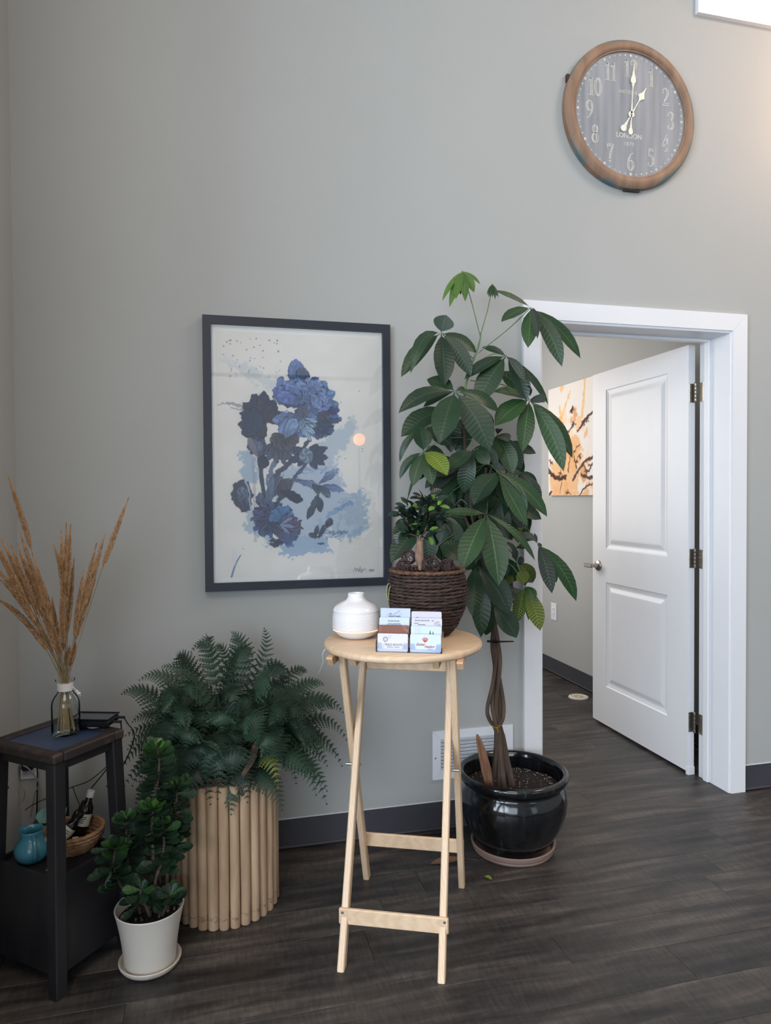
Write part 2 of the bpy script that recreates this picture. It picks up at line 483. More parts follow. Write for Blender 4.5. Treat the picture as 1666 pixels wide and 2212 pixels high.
for (xa, xb) in ((DX0-.001, JX0), (JX1, DX1+.001)):
    m_ = MB(); m_.box(((xa+xb)/2, .09, (JZ+.01)/2), (xb-xa, .2, JZ+.01), bev=.002); m_.build('jamb_board', M_white, tr)
m_ = MB(); m_.box(((JX0+JX1)/2, .09, (JZ+DZ)/2), (JX1-JX0, .2, DZ-JZ), bev=.002); m_.build('jamb_board', M_white, tr)
for xs_ in (JX0+.006, JX1-.006):
    m_ = MB(); m_.box((xs_, .13, JZ/2), (.012, .034, JZ), bev=.003); m_.build('door_stop', M_white, tr)
m_ = MB(); m_.box(((JX0+JX1)/2, .13, JZ-.006), (JX1-JX0-.024, .034, .012), bev=.003); m_.build('door_stop', M_white, tr)

# the door leaf, opened square into the office
dr = bpy.data.objects.new('door_1', None); COL.objects.link(dr); dr.location = (2.205, .22, 0); struct(dr, 'white two-panel door standing open into the office', 'door')
LX, LY0, LY1, LZ0, LZ1, LT = 2.205, .220, 1.075, .016, 2.043, .035
panels = [(1.03, 1.937), (.237, .840)]
PY0, PY1 = .376, .935
def leaf_face(x, sgn):
    """one moulded face of the door, plane x, outward -x when sgn<0"""
    V = []; F = []
    def quad(a, b, c, d_):
        n = len(V); V.extend([a, b, c, d_]); F.append((n, n+1, n+2, n+3) if sgn < 0 else (n+3, n+2, n+1, n))
    def rect(y0, y1, z0, z1, xx=x):
        quad((xx, y1, z0), (xx, y0, z0), (xx, y0, z1), (xx, y1, z1))
    rect(LY0, PY0, LZ0, LZ1); rect(PY1, LY1, LZ0, LZ1)
    rect(PY0, PY1, LZ0, panels[1][0]); rect(PY0, PY1, panels[1][1], panels[0][0]); rect(PY0, PY1, panels[0][1], LZ1)
    for z0, z1 in panels:
        rings = [(0, 0), (.006, .004), (.022, .0085), (.030, .0085), (.052, .002), (.060, .0015)]
        for (a, da), (b_, db) in zip(rings[:-1], rings[1:]):
            xa, xb = x-sgn*da, x-sgn*db
            ya0, ya1, za0, za1 = PY0+a, PY1-a, z0+a, z1-a
            yb0, yb1, zb0, zb1 = PY0+b_, PY1-b_, z0+b_, z1-b_
            quad((xa, ya0, za0), (xa, ya1, za0), (xb, yb1, zb0), (xb, yb0, zb0)) if sgn > 0 else quad((xb, yb0, zb0), (xb, yb1, zb0), (xa, ya1, za0), (xa, ya0, za0))
            V_ = len(V)
            quad((xa, ya1, za0), (xa, ya1, za1), (xb, yb1, zb1), (xb, yb1, zb0))
            quad((xa, ya1, za1), (xa, ya0, za1), (xb, yb0, zb1), (xb, yb1, zb1))
            quad((xa, ya0, za1), (xa, ya0, za0), (xb, yb0, zb0), (xb, yb0, zb1))
        a = rings[-1][0]; rect(PY0+a, PY1-a, z0+a, z1-a, x-sgn*rings[-1][1])
    return V, F
m_ = MB()
for x, s_ in ((LX, -1), (LX+LT, 1)):
    V, F = leaf_face(x, s_); m_.add(V, F)
for (a, b_) in (((LX, LY0), (LX+LT, LY0)), ((LX, LY1), (LX+LT, LY1))):
    m_.add([(a[0], a[1], LZ0), (b_[0], b_[1], LZ0), (b_[0], b_[1], LZ1), (a[0], a[1], LZ1)], [(0, 1, 2, 3)])
for z in (LZ0, LZ1): m_.add([(LX, LY0, z), (LX+LT, LY0, z), (LX+LT, LY1, z), (LX, LY1, z)], [(0, 1, 2, 3)])
dl = m_.build('door_leaf', M_white, dr)
bmm = __import__('bmesh').new(); bmm.from_mesh(dl.data); __import__('bmesh').ops.remove_doubles(bmm, verts=bmm.verts, dist=1e-5); __import__('bmesh').ops.recalc_face_normals(bmm, faces=bmm.faces); bmm.to_mesh(dl.data); bmm.free()
m_ = MB(); m_.box((LX+LT/2, LY0+.004, LZ0-.002), (LT+.002, .02, .05), bev=.002); m_.build('edge_guard', M_white, dr)
for z0, z1 in ((1.7719, 1.8605), (.989, 1.0787), (.2047, .2996)):
    zc = (z0+z1)/2; h = z1-z0
    hg = MB(); hg.box((LX+.0185, LY0-.0010, zc), (.030, .002, h), bev=.0008)
    hg.box((JX1-.001, .176, zc), (.002, .030, h), bev=.0008)
    H = hg.build('hinge', M_steel, dr)
    hp = MB()
    for q in range(5):
        hp.lathe((2.229, .203, z0+h*q/5+.0006), [(.0055, 0), (.0062, .001), (.0062, h/5-.002), (.0055, h/5-.0012)], 12)
    hp.lathe((2.229, .203, z1), [(.005, -.001), (.0068, .001), (.005, .004), (0.0001, .005)], 12)
    hp.build('hinge_pin', M_steel, H, True)
    for (yy, zz) in ((.0, .36), (-.006, 0), (0, -.36)):
        sw = MB(); sw.lathe((LX+.014+yy, LY0-.0022, zc+zz*h), [(.0035, 0), (.003, .0006), (.0012, .0008), (.0001, .0003)], 10, (Vector((1, 0, 0)), Vector((0, 0, 1)), Vector((0, -1, 0)))); sw.build('screw', M_screw, H); sw = MB()
        sw.lathe((JX1-.0022, .172-yy, zc+zz*h), [(.0035, 0), (.003, .0006), (.0012, .0008), (.0001, .0003)], 10, (Vector((0, 1, 0)), Vector((0, 0, 1)), Vector((-1, 0, 0)))); sw.build('screw', M_screw, H)
# lever handle
hd = MB(); hy, hz = 1.012, .928
axx = (Vector((0, 1, 0)), Vector((0, 0, 1)), Vector((-1, 0, 0)))
hd.lathe((LX, hy, hz), [(.032, 0), (.032, .003), (.029, .008), (.014, .012), (.012, .03), (.012, .045)], 28, axx)
hd.box((LX-.048, hy+.032, hz-.001), (.013, .088, .024), bev=.004)
hd.build('door_handle', M_steel, dr, True)
hd = MB(); hd.lathe((LX+LT, hy, hz), [(.032, 0), (.032, .003), (.029, .008), (.014, .012), (.012, .045)], 28, (Vector((0, 1, 0)), Vector((0, 0, 1)), Vector((1, 0, 0))))
hd.box((LX+LT+.048, hy+.042, hz-.001), (.012, .11, .020), bev=.004)
hd.build('door_handle', M_steel, dr, True)

# high window: casing, frame, pane
wn = bpy.data.objects.new('window_1', None); COL.objects.link(wn); wn.location = (VX0, 0, VZ0); struct(wn, 'high white-trimmed window cut by the top right corner', 'window')
ox0, ox1, oz0, oz1 = VX0-.072, VX1+.072, VZ0-.069, VZ1+.07
q = .020
for poly in ([(ox0, oz0), (ox1, oz0), (VX1, VZ0), (VX0, VZ0)], [(ox0, oz0), (VX0, VZ0), (VX0, VZ1), (ox0, oz1)], [(ox1, oz0), (ox1, oz1), (VX1, VZ1), (VX1, VZ0)], [(VX0, VZ1), (VX1, VZ1), (ox1, oz1), (ox0, oz1)]):
    m_ = MB(); m_.prism(poly, (0, 0, 0), (1, 0, 0), (0, 0, 1), q); m_.build('casing_board', M_white, wn)
m_ = MB()
for (x0, x1, z0, z1) in ((VX0, VX1, VZ0, VZ0+.012), (VX0, VX1, VZ1-.012, VZ1), (VX0, VX0+.012, VZ0, VZ1), (VX1-.012, VX1, VZ0, VZ1)):
    m_.box(((x0+x1)/2, .085, (z0+z1)/2), (x1-x0, .17, z1-z0))
m_.build('window_frame', M_white, wn)
M_pane = plain('window_glass', (255, 255, 255), .0, trans=1.0, ior=1.05, spec=.3)
m_ = MB(); m_.box(((VX0+VX1)/2, .12, (VZ0+VZ1)/2), (VX1-VX0-.024, .006, VZ1-VZ0-.024)); m_.build('window_pane', M_pane, wn)
# ------------------------------------------------------------------ painted prints (colour laid on a fine grid of vertices)
class Paint:
    def __init__(s, w, h, bgc):
        s.w, s.h = w, h
        s.a = np.zeros((h, w, 3)); s.a[:] = bgc
        s.yy, s.xx = np.mgrid[0:h, 0:w].astype(float)
        s.rs = np.random.RandomState(5)
        s.n1 = s.noise(9); s.n2 = s.noise(4); s.n3 = s.noise(22)
    def noise(s, cell):
        gh, gw = int(s.h/cell)+3, int(s.w/cell)+3
        g = s.rs.rand(gh, gw)
        y = s.yy/cell; x = s.xx/cell; y0 = y.astype(int); x0 = x.astype(int); fy = y-y0; fx = x-x0
        fy = fy*fy*(3-2*fy); fx = fx*fx*(3-2*fx)
        return (g[y0, x0]*(1-fy)*(1-fx)+g[y0+1, x0]*fy*(1-fx)+g[y0, x0+1]*(1-fy)*fx+g[y0+1, x0+1]*fy*fx)-.5
    def mix(s, m, c, al=1.0):
        m = (m*al)[..., None]; s.a = s.a*(1-m)+np.array(c, float)*m
    def polymask(s, pts, rough=0.0, soft=.8):
        X = s.xx+s.n2*rough*2+s.n1*rough*2; Y = s.yy+np.roll(s.n2, 7, 1)*rough*2+np.roll(s.n1, 9, 0)*rough*2
        P = np.array(pts, float); x0, y0 = P.min(0)-rough*2-2; x1, y1 = P.max(0)+rough*2+2
        i0, i1 = max(0, int(y0)), min(s.h, int(y1)+2); j0, j1 = max(0, int(x0)), min(s.w, int(x1)+2)
        out = np.zeros((s.h, s.w))
        if i1 <= i0 or j1 <= j0: return out
        X = X[i0:i1, j0:j1]; Y = Y[i0:i1, j0:j1]
        ins = np.zeros(X.shape, bool); dist = np.full(X.shape, 1e9)
        n = len(P)
        for k in range(n):
            ax, ay = P[k]; bx, by = P[(k+1) % n]
            c = ((ay > Y) != (by > Y)) & (X < (bx-ax)*(Y-ay)/((by-ay) if by != ay else 1e-9)+ax)
            ins ^= c
            dx, dy = bx-ax, by-ay; L2 = dx*dx+dy*dy+1e-9
            t = np.clip(((X-ax)*dx+(Y-ay)*dy)/L2, 0, 1)
            dist = np.minimum(dist, np.hypot(X-ax-t*dx, Y-ay-t*dy))
        sd = np.where(ins, dist, -dist)
        out[i0:i1, j0:j1] = np.clip(sd/soft+.5, 0, 1)
        return out
    def poly(s, pts, c, al=1.0, rough=0.0, soft=.8): s.mix(s.polymask(pts, rough, soft), c, al)
    def stroke(s, pts, wd, c, al=1.0, rough=0.0):
        pts = cr(pts, 5) if len(pts) > 2 else pts
        X = s.xx+s.n2*rough*2; Y = s.yy+np.roll(s.n2, 7, 1)*rough*2
        d = np.full(X.shape, 1e9); n = len(pts)
        for k in range(n-1):
            (ax, ay), (bx, by) = pts[k], pts[k+1]; dx, dy = bx-ax, by-ay; L2 = dx*dx+dy*dy+1e-9
            t = np.clip(((X-ax)*dx+(Y-ay)*dy)/L2, 0, 1)
            tt = (k+t)/(n-1); ww = wd[0]+(wd[1]-wd[0])*tt if isinstance(wd, tuple) else wd
            d = np.minimum(d, np.hypot(X-ax-t*dx, Y-ay-t*dy)-ww/2)
        s.mix(np.clip(.5-d/.9, 0, 1), c, al)
    def petal(s, x, y, ang, L, W, c0, c1, rough=1.2, streak=.5):
        """petal from base (x, y) toward ang (degrees, 0 = right, 90 = up)"""
        a = math.radians(ang); ux, uy = math.cos(a), -math.sin(a)
        pts = []
        for t, ww in ((0, .12), (.25, .65), (.55, 1), (.8, .85), (.95, .4), (1.02, 0)):
            pts.append((x+ux*L*t-uy*W/2*ww, y+uy*L*t+ux*W/2*ww))
        for t, ww in ((.95, .4), (.8, .85), (.55, 1), (.25, .65), (0, .12)):
            pts.append((x+ux*L*t+uy*W/2*ww, y+uy*L*t-ux*W/2*ww))
        m = s.polymask(pts, rough)
        al_ = ((s.xx-x)*ux+(s.yy-y)*uy)/L; ac = ((s.xx-x)*(-uy)+(s.yy-y)*ux)/(W/2+1e-6)
        g = np.clip(al_, 0, 1)
        st = np.sin(ac*7+s.n1*9+s.n3*5)*.5+s.n2*.8
        g2 = np.clip(g*.9+st*streak*.75, -.25, 1.35)[..., None]
        col = np.array(c0, float)*(1-g2)*.96+np.array(c1, float)*g2*1.06
        fine = np.sin(ac*19+s.n1*12)*9*np.clip(g, .2, 1)
        col = col+fine[..., None]
        half = np.interp(np.clip(al_, 0, 1.02), [0, .25, .55, .8, .95, 1.02], [.12, .65, 1, .85, .4, 0.0])
        edge = np.clip((np.abs(ac)/np.maximum(half, .05)-.80)/.2, 0, 1)
        col = col*(1-.42*edge[..., None])+np.where(s.n1 > .12, 26., 0.)[..., None]*np.clip(1-np.abs(edge-.35)*3, 0, 1)[..., None]
        col = np.clip(col, 18, 245)
        m = m[..., None]; s.a = s.a*(1-m)+col*m
    def build(s, name, o, ux, uy, wd, ht, mat, parent):
        """grid of w x h cells, one colour per corner"""
        o = Vector(o); ux = Vector(ux); uy = Vector(uy); off = wloc(parent)
        h, w_ = s.h, s.w
        X = (s.xx/(w_-1))*wd; Yv = (1-s.yy/(h-1))*ht
        b = o-off
        co = np.stack([b[i]+ux[i]*X+uy[i]*Yv for i in range(3)], -1).reshape(-1, 3)
        idx = np.arange(h*w_).reshape(h, w_)
        F = np.stack([idx[1:, :-1], idx[1:, 1:], idx[:-1, 1:], idx[:-1, :-1]], -1).reshape(-1, 4)
        me = bpy.data.meshes.new(name)
        me.vertices.add(len(co)); me.vertices.foreach_set('co', co.astype(np.float32).ravel())
        me.loops.add(F.size); me.loops.foreach_set('vertex_index', F.astype(np.int32).ravel())
        me.polygons.add(len(F)); me.polygons.foreach_set('loop_start', np.arange(0, F.size, 4, dtype=np.int32)); me.polygons.foreach_set('loop_total', np.full(len(F), 4, dtype=np.int32))
        me.update(calc_edges=True)
        ca = me.color_attributes.new('paint', 'FLOAT_COLOR', 'POINT')
        c = np.clip(s.a, 0, 255)/255.0
        c = np.where(c <= .04045, c/12.92, ((c+.055)/1.055)**2.4)
        c = np.concatenate([c.reshape(-1, 3), np.ones((h*w_, 1))], 1)
        ca.data.foreach_set('color', c.astype(np.float32).ravel())
        me.materials.append(mat)
        ob = bpy.data.objects.new(name, me); COL.objects.link(ob); ob.parent = parent
        return ob
def paintmat(name, rough=.6):
    m, nt, b = newmat(name); a = N(nt, 'ShaderNodeAttribute'); a.attribute_name = 'paint'
    nt.links.new(a.outputs['Color'], b.inputs['Base Color']); b.inputs['Roughness'].default_value = rough; setin(b, 'Specular IOR Level', .2)
    return m
M_print = paintmat('printed_paper')

# ---- framed flower print
M_frame = plain('black_frame_lacquer', (38, 42, 52), .42, c2=(42, 46, 57), scale=(5, 5, 5))
M_mat = plain('white_mount_board', (246, 244, 241), .8)
def thin_glass(name, refl=.09, tint=(1, 1, 1), rough=.0, ior=1.5):
    m, nt, b = newmat(name)
    out = nt.nodes['Material Output']
    tr_ = N(nt, 'ShaderNodeBsdfTransparent'); tr_.inputs['Color'].default_value = (*tint, 1)
    gl = N(nt, 'ShaderNodeBsdfGlossy'); gl.inputs['Roughness'].default_value = rough; gl.inputs['Color'].default_value = (1, 1, 1, 1)
    fr = N(nt, 'ShaderNodeFresnel'); fr.inputs['IOR'].default_value = ior
    ad = N(nt, 'ShaderNodeMath', operation='MULTIPLY_ADD'); ad.inputs[1].default_value = 1.0; ad.inputs[2].default_value = refl-.04
    nt.links.new(fr.outputs[0], ad.inputs[0])
    mx = N(nt, 'ShaderNodeMixShader'); nt.links.new(ad.outputs[0], mx.inputs[0]); nt.links.new(tr_.outputs[0], mx.inputs[1]); nt.links.new(gl.outputs[0], mx.inputs[2])
    nt.links.new(mx.outputs[0], out.inputs['Surface'])
    return m
M_pglass = thin_glass('picture_glass', .085)
pf = empty('framed_picture', (.345, 0, 1.0), 'large black-framed picture of blue flowers hanging on the wall', 'picture')
fx0, fx1, fz0, fz1 = -.014, .686, .994, 1.997
FW = .030; fy = -.032
bars = [((fx0, fz0), (fx0+FW, fz0+FW), (fx0+FW, fz1-FW), (fx0, fz1)), ((fx1, fz1), (fx1-FW, fz1-FW), (fx1-FW, fz0+FW), (fx1, fz0)),
        ((fx0, fz1), (fx0+FW, fz1-FW), (fx1-FW, fz1-FW), (fx1, fz1)), ((fx1, fz0), (fx1-FW, fz0+FW), (fx0+FW, fz0+FW), (fx0, fz0))]
m_ = MB()
for b4 in bars:
    p = [(x, z) for x, z in b4]
    A = sum(p[i][0]*p[(i+1) % 4][1]-p[(i+1) % 4][0]*p[i][1] for i in range(4))
    if A < 0: p = p[::-1]
    m_.prism(p, (0, -.003, 0), (1, 0, 0), (0, 0, 1), .029)
m_.build('picture_frame', M_frame, pf)
m_ = MB(); m_.box(((fx0+fx1)/2, -.010, (fz0+fz1)/2), (fx1-fx0-.05, .010, fz1-fz0-.05)); m_.build('mount_board', M_mat, pf)
px0, px1, pz0, pz1 = fx0+FW+.016, fx1-FW-.016, fz0+FW+.018, fz1-FW-.022
PWN, PHN = 300, 447
pa = Paint(PWN, PHN, (238, 234, 228))
def ac(x, y):      # measured in a crop of the photograph: print coordinates
    u = (x-134)/(1372-134); yt = 180+78*u; yb = 2062-28*u
    return (u*(PWN-1), (y-yt)/(yb-yt)*(PHN-1))
def A(*p): return [ac(x, y) for x, y in p]
sc_ = (PWN-1)/(1372-134.)
pa.a += (pa.n3*5)[..., None]
wash = (176, 192, 208); wash2 = (150, 176, 202)
pa.poly(A((180, 380), (420, 480), (620, 600), (560, 640), (380, 560)), wash, .35, 6, 8)
pa.poly(A((300, 1100), (420, 1080), (440, 1330), (330, 1330)), wash2, .7, 5, 4)
pa.poly(A((1160, 850), (1200, 900), (1110, 1080), (960, 1220), (860, 1060), (1030, 960)), wash, .7, 5, 6)
pa.poly(A((600, 1220), (1040, 1180), (1100, 1420), (1270, 1420), (1290, 1680), (1120, 1780), (960, 1720), (700, 1760), (560, 1500)), (178, 194, 210), .85, 8, 8)
pa.poly(A((330, 1560), (460, 1560), (560, 1850), (420, 1740), (330, 1690)), wash2, .6, 6, 4)
pa.poly(A((590, 1790), (800, 1740), (960, 1760), (1000, 1890), (840, 1880), (760, 1910), (620, 1900)), (150, 178, 208), .8, 5, 3)
pa.stroke(A((960, 1600), (1060, 1540), (1150, 1500)), 8, (120, 160, 200), .6, 3)
pa.stroke(A((900, 1630), (980, 1740), (1100, 1740), (1240, 1700)), 9, (160, 186, 210), .7, 4)
pa.stroke(A((990, 1730), (1100, 1720)), 5, (60, 80, 110), .5, 4)
for q in range(16):
    x = 930+rnd.random()*170; y = 1690+rnd.random()*80
    pa.stroke(A((x, y), (x+rnd.uniform(-50, 60), y+rnd.uniform(-25, 30))), 1.0, (60, 84, 120), .6)
pa.stroke(A((150, 740), (260, 735), (390, 790)), (2, 8), (120, 132, 138), .6, 3)
pa.stroke(A((240, 765), (330, 790), (400, 815)), 1.2, (70, 75, 85), .7)
# stems
dk, dk2, md, lt, vl, gr = (50, 62, 90), (62, 72, 96), (84, 106, 146), (112, 138, 182), (150, 170, 202), (72, 74, 86)
pa.stroke(A((480, 1450), (462, 1300), (450, 1140)), (7, 9), (56, 68, 92), 1, 1)
pa.stroke(A((510, 1440), (560, 1300), (640, 1220), (760, 1110), (820, 1020)), (10, 7), (74, 82, 104), 1, 2)
pa.stroke(A((560, 1520), (680, 1340), (770, 1240), (810, 1190)), (9, 5), (78, 88, 114), 1, 2)
pa.stroke(A((620, 1440), (700, 1330), (800, 1340), (900, 1390)), (6, 7), (92, 108, 140), 1, 2)
pa.stroke(A((520, 1360), (540, 1240), (570, 1160)), (12, 8), (104, 120, 148), .9, 3)
pa.stroke(A((330, 1300), (370, 1400), (380, 1520), (420, 1640)), 3, (170, 184, 204), .8, 1)
pa.stroke(A((400, 1150), (410, 1400), (410, 1780)), 6, (150, 150, 165), .4, 2)
# left round bloom
e = [(320+78*math.cos(t)+ (18*math.sin(t)), 1440+132*math.sin(t)) for t in np.linspace(0, 2*PI, 24)[:-1]]
pa.poly(A(*e), (56, 66, 92), 1, 3, 1); pa.petal(*ac(330, 1560), 95, 100*sc_*2, 50*sc_*2, (40, 50, 76), (112, 126, 156))
pa.stroke(A((340, 1320), (372, 1420), (372, 1500), (410, 1580)), 3.2, (176, 190, 210), .9, 1)
# centre leaves
for (x, y, an, L, W, c0, c1) in ((520, 1460, 62, 190, 120, (66, 74, 98), (92, 100, 124)), (600, 1480, 70, 190, 110, (60, 66, 88), (86, 88, 104)),
    (600, 1400, -25, 190, 80, (52, 60, 86), (40, 48, 72)), (500, 1560, 80, 260, 70, (70, 88, 122), (110, 130, 160)), (470, 1560, 100, 150, 70, (52, 62, 90), (90, 106, 136)),
    (740, 1330, -15, 170, 60, (96, 118, 158), (124, 146, 182)), (900, 1350, 38, 190, 60, (92, 110, 148), (140, 160, 192)), (920, 1370, -10, 180, 60, (96, 116, 158), (128, 148, 186)),
    (900, 1360, -48, 130, 60, (70, 84, 104), (100, 118, 138)), (850, 1350, -50, 100, 55, (62, 74, 96), (84, 98, 118)), (900, 1420, -115, 220, 55, (86, 98, 116), (56, 68, 88)), (890, 1440, -80, 130, 60, (74, 88, 106), (50, 62, 84))):
    pa.petal(*ac(x, y), an, L*sc_, W*sc_, c0, c1)
# drooping dark petals in the middle
for an in (-140, -120, -100, -80, -62, -40):
    pa.petal(*ac(600, 1010), an, 190*sc_, 62*sc_, (66, 70, 88), (88, 98, 124))
for an in range(200, 360, 28): pa.petal(*ac(640, 980), an, 120*sc_, 90*sc_, (74, 72, 86), (92, 92, 108))
# left dark flower
for an, L, W in ((115, 230, 110), (95, 240, 110), (140, 220, 110), (165, 190, 110), (190, 200, 110), (215, 190, 100), (70, 180, 110), (240, 160, 100), (30, 140, 110)):
    pa.petal(*ac(500, 880), an, L*sc_, W*sc_, (72, 70, 86), (44, 56, 88))
for an, L, W in ((150, 190, 90), (180, 180, 90), (205, 170, 90), (120, 150, 90)):
    pa.petal(*ac(470, 900), an, L*sc_, W*sc_, (60, 78, 112), (42, 54, 82))
for an in range(0, 360, 45): pa.petal(*ac(430, 1060), an+8, 78*sc_, 60*sc_, (98, 118, 150), (44, 58, 88))
for an in range(10, 370, 60): pa.petal(*ac(438, 1058), an, 40*sc_, 34*sc_, (130, 148, 174), (78, 98, 130))
pa.petal(*ac(480, 1120), -95, 110*sc_, 90*sc_, (50, 58, 80), (44, 54, 84))
pa.petal(*ac(440, 1150), 115, 170*sc_, 60*sc_, (118, 110, 128), (126, 120, 142))
# bud leaf on top and side petal
pa.petal(*ac(740, 640), 93, 235*sc_, 140*sc_, (96, 112, 150), (112, 138, 190), 1)
pa.petal(*ac(770, 620), 85, 160*sc_, 110*sc_, (84, 90, 112), (90, 102, 136))
pa.petal(*ac(620, 700), 92, 165*sc_, 80*sc_, (100, 124, 172), (112, 136, 184))
pa.petal(*ac(800, 600), 30, 120*sc_, 60*sc_, (76, 92, 132), (88, 108, 152))
# big rose
for an, L, W in ((-55, 280, 150), (-35, 300, 150), (-15, 320, 150), (5, 300, 150), (25, 290, 150), (45, 280, 160), (65, 240, 150), (95, 230, 150), (120, 240, 150), (145, 250, 150), (-85, 240, 150), (-110, 210, 140)):
    pa.petal(*ac(760, 770), an, L*sc_, W*sc_, (66, 84, 126), tuple(v+rnd.uniform(-14, 10) for v in lt), 2, .8)
for an, L, W in ((-40, 200, 120), (-12, 230, 120), (12, 220, 120), (38, 210, 120), (62, 190, 120), (92, 180, 120), (125, 190, 120), (160, 200, 110)):
    pa.petal(*ac(770, 740), an, L*sc_, W*sc_, (90, 110, 152), tuple(v+rnd.uniform(-18, 8) for v in (126, 150, 192)), 2, .9)
for an, L, W in ((0, 120, 80), (50, 120, 80), (100, 110, 80), (150, 120, 80), (-30, 140, 90), (-60, 150, 90)):
    pa.petal(*ac(840, 650), an, L*sc_, W*sc_, (98, 118, 160), (128, 150, 192), 2, .9)
for an, L, W in ((195, 230, 100), (220, 220, 130), (245, 160, 100)): pa.petal(*ac(770, 820), an, L*sc_, W*sc_, (92, 110, 146), (118, 142, 186), 2, .9)
pa.petal(*ac(640, 1000), 60, 170*sc_, 110*sc_, (104, 128, 168), (150, 172, 206), 1, .6)
pa.poly(A((860, 860), (1040, 860), (1000, 960), (900, 1010), (820, 940)), (50, 64, 96), .75, 4, 3)
pa.poly(A((900, 800), (980, 800), (960, 880), (880, 860)), (70, 68, 82), .8, 3, 2)
for an, L in ((-20, 150), (-40, 170), (-60, 190), (-5, 150)):
    pa.petal(*ac(740, 860), an, L*sc_, 50*sc_, (100, 124, 150), (160, 182, 206), 1.5, 1)
pa.petal(*ac(960, 800), 5, 100*sc_, 60*sc_, (52, 64, 110), (70, 84, 130)); pa.petal(*ac(960, 870), 0, 110*sc_, 50*sc_, (60, 78, 112), (74, 94, 126)); pa.petal(*ac(940, 940), -10, 80*sc_, 70*sc_, (54, 70, 104), (80, 102, 140))
pa.poly(A((720, 760), (800, 760), (830, 820), (760, 850)), (96, 98, 112), .7, 3, 2)
pa.stroke(A((650, 790), (700, 820), (800, 860), (900, 930)), 1.4, (58, 66, 88), .8); pa.stroke(A((690, 840), (800, 870), (900, 900), (990, 950)), 1.2, (50, 60, 84), .8)
# poppy bud
for an, L in ((20, 170), (-8, 160), (45, 110), (-28, 150), (-55, 130), (155, 120), (200, 150), (230, 110)): pa.petal(*ac(810, 1130), an, L*sc_, 60*sc_, (76, 84, 108), (60, 72, 96))
e = [(802+56*math.cos(t), 1136+58*math.sin(t)) for t in np.linspace(0, 2*PI, 18)[:-1]]
pa.poly(A(*e), (118, 140, 160), 1, 1.5, 1)
for q in range(9):
    t = q*.7; pa.stroke(A((802+10*math.cos(t), 1136+10*math.sin(t)), (802+34*math.cos(t+.5), 1136+36*math.sin(t+.5)), (802+50*math.cos(t+.9), 1136+50*math.sin(t+.9))), 1.2, (190, 204, 216) if q % 2 else (70, 84, 104), .8)
for q in range(10):
    x = 720+rnd.random()*220; pa.stroke(A((x, 1230+rnd.random()*50), (x+50, 1215+rnd.random()*50)), 2, (108, 128, 190), .45, 2)
# bottom blooms
for an in range(0, 360, 30): pa.petal(*ac(530, 1620), an, 150*sc_, 70*sc_, (48, 60, 88), tuple(v+rnd.uniform(-14, 14) for v in (70, 88, 124)), 2.5, 1)
for an in (20, 60, 100, 140, 180, 0): pa.petal(*ac(610, 1610), an, 100*sc_, 74*sc_, (66, 110, 158), (88, 126, 172), 2, .7)
for an in range(-120, 80, 24): pa.petal(*ac(640, 1690), an, 125*sc_, 60*sc_, (76, 78, 108), (96, 96, 128), 2.5, 1)
for an in (30, -10, -50): pa.petal(*ac(600, 1660), an, 110*sc_, 30*sc_, (150, 160, 188), (118, 132, 168), 1, .5)
pa.poly(A((500, 1780), (620, 1780), (570, 1850)), (40, 52, 78), .9, 4, 2)
pa.poly(A((600, 1740), (740, 1740), (700, 1830), (600, 1810)), (72, 100, 146), .75, 5, 3)
for (x, y, an, L, W) in ((860, 1770, 75, 110, 44), (890, 1770, 60, 130, 44), (890, 1760, 160, 80, 40), (965, 1690, 75, 80, 60), (880, 1806, -8, 60, 18)): pa.petal(*ac(x, y), an, L*sc_, W*sc_, (52, 62, 84), (84, 98, 122), 1)
pa.stroke(A((300, 1890), (262, 1960), (232, 2055)), (2.0, 3.6), (92, 128, 168), .9); pa.stroke(A((250, 1860), (245, 1960), (270, 1900)), 6, (226, 226, 230), .6, 2)
for q in range(60):
    x, y = (rnd.uniform(180, 640), rnd.uniform(240, 520)) if q < 34 else (rnd.uniform(200, 1250), rnd.uniform(500, 1960))
    r_ = rnd.choice((.5, .6, .9)); cx_, cy_ = ac(x, y); pa.mix(np.clip(1.0-(np.hypot(pa.xx-cx_, pa.yy-cy_)-r_), 0, 1), (96, 104, 120), .6)
for (x, y) in ((216, 268), (245, 256), (530, 260), (590, 264), (595, 346)): cx_, cy_ = ac(x, y); pa.mix(np.clip(1.2-(np.hypot(pa.xx-cx_, (pa.yy-cy_)*1.3)-1), 0, 1), (100, 106, 118), .7)
sg = [(1165, 2022), (1180, 1996), (1186, 2022), (1196, 2000), (1204, 2022), (1220, 1990), (1214, 2024), (1236, 2004), (1226, 2034), (1250, 2006), (1270, 2014)]
for a_, b_ in zip(sg[:-1], sg[1:]): pa.stroke(A(a_, b_), .7, (84, 84, 92), .85)
for q in range(5): x = 1292+q*8; pa.stroke(A((x, 2010), (x+3, 2024), (x+6, 2008)), .7, (90, 90, 98), .8)
m_ = MB(); m_.box(((px0+px1)/2, -.0158, (pz0+pz1)/2), (px1-px0, .0014, pz1-pz0)); m_.build('print_backing', M_mat, pf)
pa.build('flower_print', (px0, -.0168, pz0), (1, 0, 0), (0, 0, 1), px1-px0, pz1-pz0, M_print, pf)
m_ = MB(); m_.box(((fx0+fx1)/2, -.024, (fz0+fz1)/2), (fx1-fx0-2*FW+.004, .0015, fz1-fz0-2*FW+.004)); m_.build('picture_glass', M_pglass, pf)
pf.rotation_euler = (0, 0, 0)

